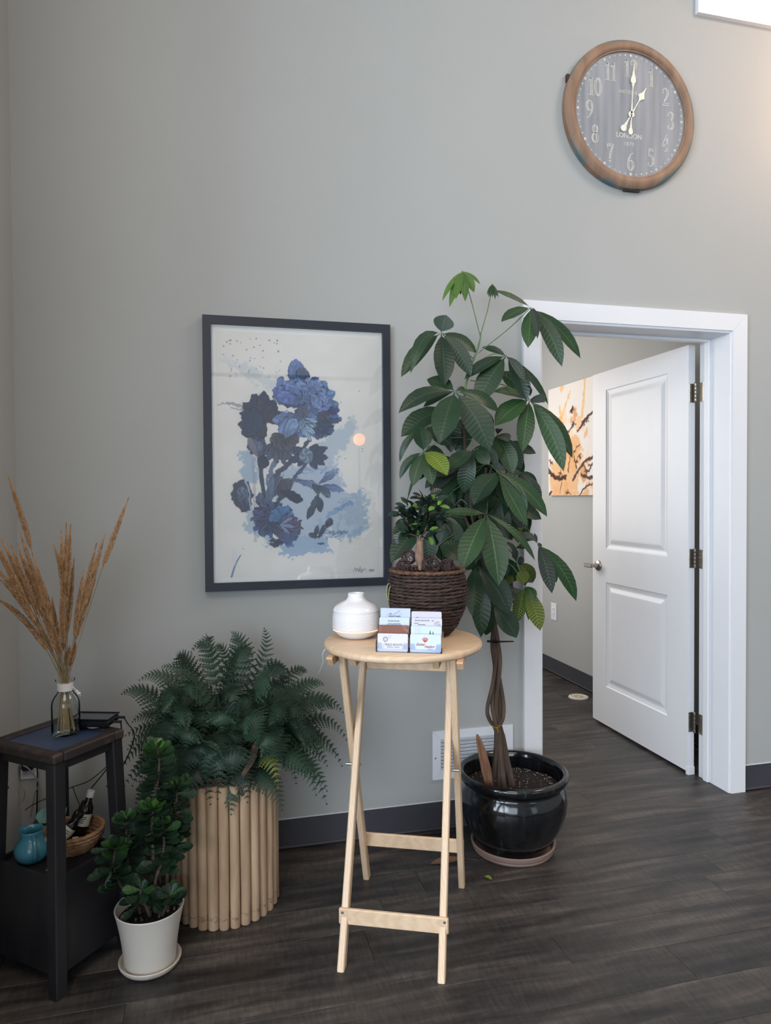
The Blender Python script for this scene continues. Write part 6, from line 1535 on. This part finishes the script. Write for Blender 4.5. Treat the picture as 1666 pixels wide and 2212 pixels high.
def ficleaf(p, tip_dir, L, mat):
    L *= 1.32
    m_ = MB(); tip = p+tip_dir*L
    blade(m_, p, tip, L*.52, (Vector((0, -.5, .75))+Vector((rnd.uniform(-.5, .5), rnd.uniform(-.4, .3), rnd.uniform(-.2, .3)))), .06, .15, FICUS, 0, 0)
    m_.build('leaf', mat, fb, True, angle=180)
L_fic = leafmat('glossy_ficus_leaf', (20, 36, 32), (36, 56, 44), (66, 88, 66), .28, 20, .15, .4)
L_fic2 = leafmat('fresh_ficus_leaf', (88, 130, 40), (110, 150, 54), (150, 180, 100), .3, 20, .15, .4)
for bi, b_ in enumerate(brs):
    P3 = []
    for j, q in enumerate(b_): X_, Y_ = cF(*q); P3.append(at(X_, Y_, Y=FY+.012*math.sin(j*1.7+bi*2.1)*min(1, j)))
    m_ = MB(); Pc = cr(P3, 4); m_.tube(Pc, [.0032-.002*k/len(Pc) for k in range(len(Pc))] if bi in (0, 3, 5) else .0013, 6); m_.build('branch', M_fbark, fb, True)
    for k in range(len(Pc)//3 if bi in (0, 3, 5) else 1, len(Pc)):
        for s_ in range(2 if k % 2 else 1):
            d_ = Vector((rnd.uniform(-1, 1), rnd.uniform(-1, .7), rnd.uniform(-.25, .8))).normalized()
            ficleaf(Vector(Pc[k])+d_*.003, d_, rnd.uniform(.020, .032), L_fic)
for (x, y, L, ux, uz) in ((650, 60, .036, .2, -.5), (720, 200, .03, -.8, .2), (880, 160, .036, .9, .3), (700, 240, .034, -1, .0), (280, 500, .03, -1, -.3), (310, 620, .03, 0, -1), (400, 380, .026, -1, .2), (520, 320, .03, -.9, .25), (620, 400, .034, -.7, .4), (1240, 190, .034, -1, -.3), (1170, 610, .034, 1, -.6), (1130, 720, .034, .7, -1), (330, 850, .034, -.4, -1), (380, 800, .03, .4, -.9), (780, 760, .034, .3, .9), (720, 860, .034, .2, 1), (960, 480, .04, .3, -1), (1020, 520, .04, .2, -1), (1080, 480, .038, .6, -.8), (900, 860, .032, 1, .1), (700, 960, .03, .6, -.3), (760, 980, .03, .5, .2), (820, 940, .03, .8, .2), (560, 560, .034, -.3, .9), (590, 480, .036, -.5, .6), (520, 600, .03, -1, .3), (740, 560, .03, .3, .9), (680, 560, .03, -.3, .9), (1060, 330, .03, .8, .5)):
    X_, Y_ = cF(x, y); ficleaf(at(X_, Y_, Y=FY-.012+rnd.uniform(-.02, .02)), Vector((ux, rnd.uniform(-.4, .3), uz)).normalized(), L, L_fic)
for (x, y, L, ux, uz) in ((960, 270, .018, -.5, .7), (1030, 290, .018, .5, .7), (1010, 360, .026, .3, .3), (960, 390, .026, -.4, -.2), (1050, 380, .026, .8, -.2), (660, 420, .026, -1, .3), (650, 930, .015, -.3, .6), (850, 960, .022, .3, -1), (860, 830, .022, .8, .2), (480, 750, .02, .9, .2)):
    X_, Y_ = cF(x, y); ficleaf(at(X_, Y_, Y=FY-.02), Vector((ux, -.3, uz)).normalized(), L, L_fic2)
# decorative vine balls resting in the basket
M_vine = plain('dark_vine', (56, 40, 40), .7, c2=(78, 56, 52), scale=(60, 60, 60), randoff=True)
def vineball(px, py, Y, R_, label):
    c = at(px, py, Y=Y); m_ = MB()
    for q in range(15):
        ax = Vector((rnd.gauss(0, 1), rnd.gauss(0, 1), rnd.gauss(0, 1))).normalized(); e1 = ax.orthogonal().normalized(); e2 = ax.cross(e1); off = rnd.uniform(-.45, .45)*R_
        rr = math.sqrt(R_*R_-off*off)*rnd.uniform(.92, 1.0)
        pts = [c+ax*(off+.12*R_*math.sin(3*a_+q))+e1*rr*math.cos(a_)+e2*rr*math.sin(a_) for a_ in [2*PI*k/22 for k in range(23)]]
        m_.tube(pts, .0013, 4, cap=False)
    tag(m_.build('vine_ball', M_vine), label, 'ornament', 'woven vine balls in the rope planter')
vineball(883, 1203, -.49, .025, 'upper dark vine ball left of the ficus stem'); vineball(872, 1224, -.53, .024, 'lower dark vine ball at the left inside the rope planter'); vineball(931, 1220, -.555, .028, 'dark vine ball directly right of the ficus stem'); vineball(966, 1224, -.53, .025, 'rightmost dark vine ball in the rope planter')

# ------------------------------------------------------------------ fern in the log planter
KX, KY, KR, KH = .043, -.293, .158, .440
fn = empty('fern_planter', (KX, KY, 0), 'large dark green fern spilling from a planter of upright pale logs', 'potted plant')
M_log = plain('pale_peeled_log', (190, 162, 132), .7, c2=(164, 136, 108), scale=(30, 30, 4), bump=.5, bscale=(160, 160, 25), randoff=True)
# brown ragged tide line near the feet of the logs
nt = M_log.node_tree; bs = nt.nodes['Principled BSDF']; src = bs.inputs['Base Color'].links[0].from_socket
tc = nt.nodes.new('ShaderNodeTexCoord'); sx = nt.nodes.new('ShaderNodeSeparateXYZ'); nt.links.new(tc.outputs['Object'], sx.inputs[0])
nz_ = N(nt, 'ShaderNodeTexNoise'); nz_.inputs['Scale'].default_value = 60; nz_.inputs['Detail'].default_value = 3; nt.links.new(tc.outputs['Object'], nz_.inputs['Vector'])
q1 = N(nt, 'ShaderNodeMath', operation='MULTIPLY_ADD'); q1.inputs[1].default_value = -.07; nt.links.new(nz_.outputs['Fac'], q1.inputs[0]); nt.links.new(sx.outputs['Z'], q1.inputs[2])
q2 = N(nt, 'ShaderNodeMath', operation='ADD'); q2.inputs[1].default_value = .0; nt.links.new(q1.outputs[0], q2.inputs[0])
q3 = N(nt, 'ShaderNodeMath', operation='ABSOLUTE'); nt.links.new(q2.outputs[0], q3.inputs[0])
q4 = N(nt, 'ShaderNodeMapRange'); q4.inputs['From Min'].default_value = .0; q4.inputs['From Max'].default_value = .0035; q4.inputs['To Min'].default_value = .75; q4.inputs['To Max'].default_value = 0; nt.links.new(q3.outputs[0], q4.inputs['Value'])
mc = N(nt, 'ShaderNodeMix', data_type='RGBA'); nt.links.new(q4.outputs[0], mc.inputs['Factor']); nt.links.new(src, mc.inputs['A']); mc.inputs['B'].default_value = (*lin((112, 78, 52)), 1); nt.links.new(mc.outputs['Result'], bs.inputs['Base Color'])
NL = 30
for q in range(NL):
    a = 2*PI*q/NL+.05; rr = .0163+rnd.uniform(-.0006, .0010)
    c = Vector((KX+KR*math.cos(a), KY+KR*math.sin(a), 0)); h = KH+rnd.uniform(-.008, .010); z0 = rnd.uniform(0, .004)
    m_ = MB(); n = 12; V = []; F = []
    lv = [0, .003, .1, .2, .3, h-.003, h]
    for li, z in enumerate(lv):
        e = .93 if li in (0, 6) else 1
        cx_ = .0012*mnoise(Vector((q*3.1, z*6, 0))); cy_ = .0012*mnoise(Vector((q*3.1, z*6, 5)))
        for k in range(n):
            b_ = 2*PI*k/n; r_ = rr*e*(1+.05*mnoise(Vector((math.cos(b_)*1.2, math.sin(b_)*1.2+q*7, z*5))))
            V.append(c+Vector((cx_+r_*math.cos(b_), cy_+r_*math.sin(b_), z0+z)))
    for j in range(len(lv)-1):
        for k in range(n): k2 = (k+1) % n; F.append((j*n+k, j*n+k2, (j+1)*n+k2, (j+1)*n+k))
    F.append(tuple(range(n-1, -1, -1))); F.append(tuple((len(lv)-1)*n+k for k in range(n)))
    m_.add(V, F); m_.build('log', M_log, fn, True, angle=50)
M_liner = plain('dark_liner', (38, 30, 28), .9); M_twine = plain('frayed_jute', (128, 104, 88), .95, c2=(96, 74, 62), scale=(90, 90, 90), randoff=True)
m_ = MB(); m_.lathe((KX, KY, 0), [(.140, .01), (.141, KH-.02), (.135, KH-.02), (.132, KH-.04), (.0001, KH-.04)], 36); m_.build('liner', M_liner, fn)
# tangled jute around the rim
for q in range(20):
    a0 = rnd.uniform(0, 2*PI) if q > 10 else rnd.uniform(-2.4, -.3); m_ = MB()
    for s_ in range(5):
        pts = []; a = a0+rnd.uniform(-.15, .15); z = KH+rnd.uniform(-.01, .05); r = .15
        for k in range(6):
            pts.append(Vector((KX+r*math.cos(a), KY+r*math.sin(a), z))); a += rnd.uniform(.02, .16); z += rnd.uniform(-.018, .014); r = .13+.035*rnd.random()
        m_.tube(cr(pts, 4), rnd.uniform(.0009, .0022), 4)
    m_.build('jute_strand', M_twine, fn, True)
for (pts) in ([(548, 1612), (536, 1650), (524, 1672), (514, 1682)], [(556, 1600), (548, 1640), (534, 1665), (520, 1690), (521, 1712)], [(500, 1690), (508, 1695), (518, 1690), (521, 1680)]):
    m_ = MB()
    for s_ in range(5):
        ox, oy = rnd.uniform(-5, 5), rnd.uniform(-4, 4)
        m_.tube(cr([at(x+ox*(1-i/len(pts)), y+oy, Y=KY-KR-.030+(i*.004)+rnd.uniform(-.004, .004)) for i, (x, y) in enumerate(pts)], 5), .0014, 4)
    m_.build('jute_strand', M_twine, fn, True)
# fronds
FRN = leafmat('dark_fern', (20, 38, 31), (48, 74, 57), (58, 84, 60), .5, 10, .1, .3); FRY = leafmat('yellowing_fern', (104, 116, 50), (130, 138, 66), (140, 140, 80), .6, 10, .1, .3)
def pinna(m_, p, d_, nn, L, W):
    """a toothed pinna: tapering blade with lobes cut into both sides"""
    d_ = d_.normalized(); s_ = d_.cross(nn)
    if s_.length < 1e-4: return
    s_.normalize(); k = 5 if L > .018 else 3
    V = [p]; 
    up = nn*0.0
    Vl = []; Vr = []; C_ = []
    for i in range(k):
        t0 = i/k; t1 = (i+.62)/k; w0 = W*(1-t0)**.8
        c0 = p+d_*(L*t0)-nn*(L*.20*t0*t0); c1 = p+d_*(L*t1+L*.10)-nn*(L*.20*t1*t1)
        C_.append(c0); Vl.append((c0+s_*w0*.34, c1+s_*w0)); Vr.append((c0-s_*w0*.34, c1-s_*w0))
    tip = p+d_*L*1.02-nn*L*.20; C_.append(tip)
    V = []; F = []
    for c in C_: V.append(c)
    n0 = len(C_)
    for (a, b), (c, e) in zip(Vl, Vr): V += [a, b, c, e]
    for i in range(k):
        b0 = n0+i*4; nxt = (n0+(i+1)*4) if i < k-1 else None
        F.append((i, b0, b0+1, i+1)); F.append((i, i+1, b0+3, b0+2))
    m_.add(V, F, [(.5+.2*((j % 2)-.5), j/len(V)) for j in range(len(V))])
def frond(base, mid, tip, W, mat=FRN, nn_hint=None, stipe=.30, npairs=17):
    base, mid, tip = Vector(base), Vector(mid), Vector(tip)
    m_ = MB(); pts = []
    for k in range(13):
        t = k/12; pts.append(base*(1-t)**2+mid*2*t*(1-t)+tip*t*t)
    m_.tube(pts, [.0013-.0009*k/12 for k in range(13)], 4, cap=False)
    hint = nn_hint or (Vector((0, 0, 1))*.8+(CAMPOS-tip).normalized()*.6)
    Ltot = (mid-base).length+(tip-mid).length
    for q in range(npairs):
        f_ = q/(npairs-1); t = stipe+(1-stipe)*f_*.985
        p = base*(1-t)**2+mid*2*t*(1-t)+tip*t*t; tg = ((mid-base)*(1-t)+(tip-mid)*t).normalized()
        nn = hint-tg*hint.dot(tg); nn = nn.normalized() if nn.length > .05 else tg.orthogonal()
        sd = tg.cross(nn).normalized(); L = W*(1-f_)**.85*(.55+.45*min(1, f_*6+.35))+.004
        for s_ in (-1, 1):
            d_ = sd*s_+tg*(.35+.35*f_)-nn*.12+Vector((rnd.uniform(-.06, .06),)*3)
            pinna(m_, p, d_, nn, L, max(.0036, L*.24))
    m_.build('frond', mat, fn, False)
cen = Vector((KX, KY, KH-.01))
def F2(mx, my, tx_, ty_, Y, W, Ym=None, mat=FRN, bx=0, stipe=.36, npairs=15):
    b_ = cen+Vector((rnd.uniform(-.07, .07)+bx, rnd.uniform(-.08, .05), 0))
    if Y < -.43 and mat is FRN: stipe, npairs, Ym, my, mx = .56, 12, Y-.03, my-45, mx*.6+tx_*.4
    frond(b_, at(mx, my, Y=Ym if Ym is not None else Y+.02), at(tx_, ty_, Y=Y), W*1.22, mat, None, stipe, npairs)
Yf = -.34
for a_ in ((600, 1420, 571, 1357, -.28, .040), (520, 1330, 545, 1420, -.26, .050), (470, 1310, 412, 1410, -.30, .035), (500, 1350, 465, 1400, -.32, .03), (430, 1330, 455, 1385, -.30, .032), (400, 1380, 385, 1420, -.25, .05), (560, 1380, 500, 1365, -.24, .055),
           (330, 1440, 262, 1500, -.30, .050), (380, 1400, 300, 1470, -.28, .050), (420, 1420, 350, 1440, -.34, .055), (350, 1490, 285, 1560, -.30, .055), (330, 1520, 275, 1620, -.25, .050), (360, 1520, 270, 1590, -.20, .055), (360, 1540, 290, 1660, -.22, .055), (340, 1560, 268, 1700, -.20, .055), (380, 1560, 300, 1740, -.24, .055), (400, 1560, 330, 1640, -.30, .06),
           (400, 1560, 432, 1770, -.42, .05), (380, 1580, 405, 1840, -.40, .05), (370, 1560, 330, 1760, -.36, .05), (350, 1540, 285, 1700, -.30, .05), (350, 1560, 300, 1690, -.34, .05), (420, 1580, 455, 1740, -.48, .045), (340, 1520, 262, 1660, -.26, .05), (400, 1580, 380, 1780, -.44, .05),
           (640, 1400, 662, 1452, -.22, .045), (650, 1430, 700, 1480, -.20, .050), (680, 1440, 742, 1540, -.28, .060), (670, 1460, 720, 1530, -.22, .050), (690, 1470, 750, 1600, -.26, .048), (660, 1490, 722, 1625, -.22, .050), (680, 1500, 740, 1657, -.30, .045), (650, 1540, 707, 1740, -.34, .055), (630, 1540, 640, 1695, -.30, .045), (620, 1560, 630, 1640, -.26, .05), (650, 1520, 690, 1600, -.34, .05), (680, 1560, 730, 1632, -.36, .035),
           (500, 1560, 470, 1728, -.52, .052), (520, 1580, 500, 1690, -.53, .060), (470, 1560, 440, 1690, -.50, .05), (430, 1560, 392, 1700, -.46, .055), (560, 1560, 600, 1650, -.50, .055), (590, 1560, 612, 1660, -.46, .05), (450, 1600, 430, 1640, -.50, .05), (600, 1560, 575, 1640, -.52, .04),
           (530, 1480, 583, 1470, -.50, .060), (470, 1460, 400, 1500, -.46, .060), (430, 1500, 380, 1580, -.50, .060), (500, 1480, 540, 1540, -.52, .060), (560, 1500, 620, 1560, -.48, .060), (470, 1500, 480, 1580, -.54, .060), (400, 1460, 350, 1540, -.44, .060), (600, 1470, 660, 1550, -.42, .060), (540, 1500, 560, 1600, -.54, .055), (420, 1540, 400, 1620, -.52, .055)):
    F2(*a_)
F2(585, 1570, 601, 1702, -.49, .036, mat=FRY, stipe=.5, npairs=9)
for q in range(96):
    a = rnd.uniform(0, 2*PI); rr = rnd.uniform(.12, .30); up = rnd.uniform(.05, .40)
    tip = Vector((KX+.03+rr*math.cos(a)*1.12, KY+rr*math.sin(a)*.80, KH+up*(1-rr/.36)+rnd.uniform(-.06, .10)))
    tip.y = min(tip.y, -.02)
    if tip.z < KH-.03 and tip.x > .30: tip.z += .06
    fr_ = tip.y < KY; mid = cen.lerp(tip, .82 if fr_ else .6)+Vector((0, 0, .10+up*.35)); mid.y = min(mid.y, -.03)
    if fr_: tip.z -= .05
    frond(cen+Vector((rnd.uniform(-.09, .09), rnd.uniform(-.09, .09), 0)), mid, tip, rnd.uniform(.050, .070), FRN, None, .50 if fr_ else .42, 12)
m_ = MB()
for q in range(26):
    a = rnd.uniform(0, 2*PI); p0 = cen+Vector((rnd.uniform(-.09, .09), rnd.uniform(-.09, .09), -.03)); p1 = p0+Vector((.06*math.cos(a), .05*math.sin(a), rnd.uniform(.06, .14)))
    m_.tube(cr([p0, (p0+p1)/2+Vector((0, 0, .03)), p1], 4), .0022, 5)
m_.build('rhizomes', M_twine, fn, True)['kind'] = 'stuff'

# ------------------------------------------------------------------ white pot with crown-of-thorns
WX, WY = -.176, -.568
wp = empty('white_potted_plant', (WX, WY, 0), 'bushy round-leaved plant in a plain white pot on the floor', 'potted plant')
M_wpot = plain('matt_white_ceramic', (198, 192, 183), .4); M_wsau = plain('stained_white_saucer', (196, 188, 178), .4, c2=(180, 156, 132), scale=(12, 12, 12), ramp_pos=(.5, .75))
m_ = MB(); m_.lathe((WX, WY, 0), [(.0001, .0), (.066, .0), (.078, .005), (.085, .014), (.0865, .021), (.084, .023), (.080, .020), (.074, .010), (.0001, .008)], 56); m_.build('saucer', M_wsau, wp, True)
m_ = MB(); m_.lathe((WX, WY, 0), [(.0001, .009), (.066, .009), (.0705, .012), (.0725, .03), (.0765, .070), (.0825, .110), (.0895, .145), (.0950, .168), (.0960, .171), (.0950, .174), (.0915, .172), (.0885, .160), (.0835, .130), (.0001, .128)], 60); pt_ = m_.build('pot', M_wpot, wp, True)
m_ = MB(); V = [Vector((WX, WY, .142))]; F = []; n = 36
for j in range(1, 8):
    for k in range(n):
        a = 2*PI*k/n; r = .0875*j/7; x, y = WX+r*math.cos(a), WY+r*math.sin(a); V.append(Vector((x, y, .142+.006*mnoise(Vector((x*60, y*60, 0))))))
for k in range(n): F.append((0, 1+k, 1+(k+1) % n))
for j in range(6):
    for k in range(n): k2 = (k+1) % n; F.append((1+j*n+k, 1+(j+1)*n+k, 1+(j+1)*n+k2, 1+j*n+k2))
m_.add(V, F); s2_ = m_.build('soil', M_soil, wp, True, angle=180)
m_ = MB()
for q in range(60):
    a = rnd.uniform(0, 2*PI); r = .08*math.sqrt(rnd.random()); m_.ball((WX+r*math.cos(a), WY+r*math.sin(a), .146), rnd.uniform(.002, .005), 5, 4)
m_.build('gravel', plain('mixed_gravel', (70, 60, 54), .9, c2=(140, 130, 116), scale=(90, 90, 90)), s2_)['kind'] = 'stuff'
def cE(x, y): return (180+x/5.265, 1580+y/5.265)
M_thorn = plain('thorny_grey_stem', (88, 74, 66), .85, c2=(60, 52, 44), scale=(60, 60, 30), bump=.6, bscale=150)
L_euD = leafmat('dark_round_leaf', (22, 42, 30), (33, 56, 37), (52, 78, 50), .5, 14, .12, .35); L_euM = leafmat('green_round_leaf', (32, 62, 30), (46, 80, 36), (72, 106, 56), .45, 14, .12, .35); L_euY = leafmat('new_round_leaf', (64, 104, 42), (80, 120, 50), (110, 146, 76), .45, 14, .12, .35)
ets = [([(880, 2060), (870, 1760), (850, 1560), (830, 1300), (820, 1000), (830, 700), (860, 480), (860, 330), (850, 200)], -.575), ([(760, 2040), (690, 1940), (560, 1880), (430, 1750), (360, 1600), (350, 1450), (370, 1320)], -.59),
       ([(820, 2020), (820, 1700), (890, 1500), (920, 1300), (905, 1060)], -.60), ([(960, 1980), (950, 1700), (980, 1400), (1040, 1100), (1060, 800), (1070, 620)], -.56), ([(650, 2000), (560, 1760), (510, 1500), (490, 1200), (500, 1000)], -.56), ([(800, 1500), (790, 1200), (790, 1000), (800, 870)], -.60), ([(600, 1960), (640, 1880), (660, 1800)], -.62), ([(900, 2000), (960, 1900), (990, 1860)], -.62)]
def euleaf(p, d_, L, mat, W=.50):
    m_ = MB(); f_ = Vector((0, -.45, .85))+Vector((rnd.uniform(-.35, .35), rnd.uniform(-.25, .25), 0))
    blade(m_, p, p+d_*L, L*W, f_, -.03, .18, OBOV); m_.build('leaf', mat, wp, True, angle=180)
nle = 0
for si, (pts, Y) in enumerate(ets):
    P3 = []
    for j, q in enumerate(pts):
        X_, Y_ = cE(*q); P3.append(at(X_, Y_, Y=Y+.012*math.sin(j*1.9+si) if j else WY+rnd.uniform(-.03, .02)))
    P3[0].z = min(P3[0].z, .150) if si not in (5,) else P3[0].z
    Pc = cr(P3, 6); m_ = MB(); m_.tube(Pc, [.0056-.0028*k/len(Pc) for k in range(len(Pc))], 7)
    for k in range(3, len(Pc)-2):
        for s_ in range(3):
            a = rnd.uniform(0, 6.28); b_ = Vector(Pc[k]); d_ = Vector((math.cos(a), math.sin(a), rnd.uniform(-.2, .3)))
            m_.tube([b_, b_+d_*.010], [.0009, .0001], 3, cap=False)
    m_.build('stem', M_thorn, wp, True)
    total = len(Pc); top_ = Vector(Pc[-1])
    big = si in (0, 3)
    start = {0: .42, 1: .52, 2: .42, 3: .42, 4: .48, 5: .4, 6: .5, 7: .4}[si]
    for k in range(int(total*start), total):
        f_ = (k/total-start)/(1-start)
        for s_ in range(3):
            a = k*2.4+s_*2.1+rnd.uniform(-.4, .4); el = .05+.55*f_**3+rnd.uniform(-.15, .15)
            d_ = Vector((math.cos(a), math.sin(a)*.8, el)).normalized()
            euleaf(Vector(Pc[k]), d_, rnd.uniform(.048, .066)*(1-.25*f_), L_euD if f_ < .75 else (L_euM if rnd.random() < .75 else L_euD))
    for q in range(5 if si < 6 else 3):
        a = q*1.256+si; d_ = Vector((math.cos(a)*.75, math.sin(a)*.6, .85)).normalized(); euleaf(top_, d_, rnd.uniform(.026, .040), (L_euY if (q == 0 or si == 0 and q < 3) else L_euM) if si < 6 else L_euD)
for (x0, y0, x1, y1) in ((330, 1560, 40, 1690), (320, 1580, 270, 1790), (380, 1560, 420, 1600), (680, 1790, 560, 1690), (680, 1780, 800, 1640), (620, 1980, 420, 2150), (300, 1330, 80, 1370), (1080, 1330, 1165, 1380), (1060, 1300, 1240, 1290), (1010, 1870, 1125, 1860), (950, 1500, 900, 1640), (1060, 700, 1300, 720), (1080, 600, 1270, 560), (1090, 860, 1230, 940)):
    A_ = at(*cE(x0, y0), Y=-.60); B_ = at(*cE(x1, y1), Y=-.62); euleaf(A_, (B_-A_).normalized(), (B_-A_).length, L_euD, .42)
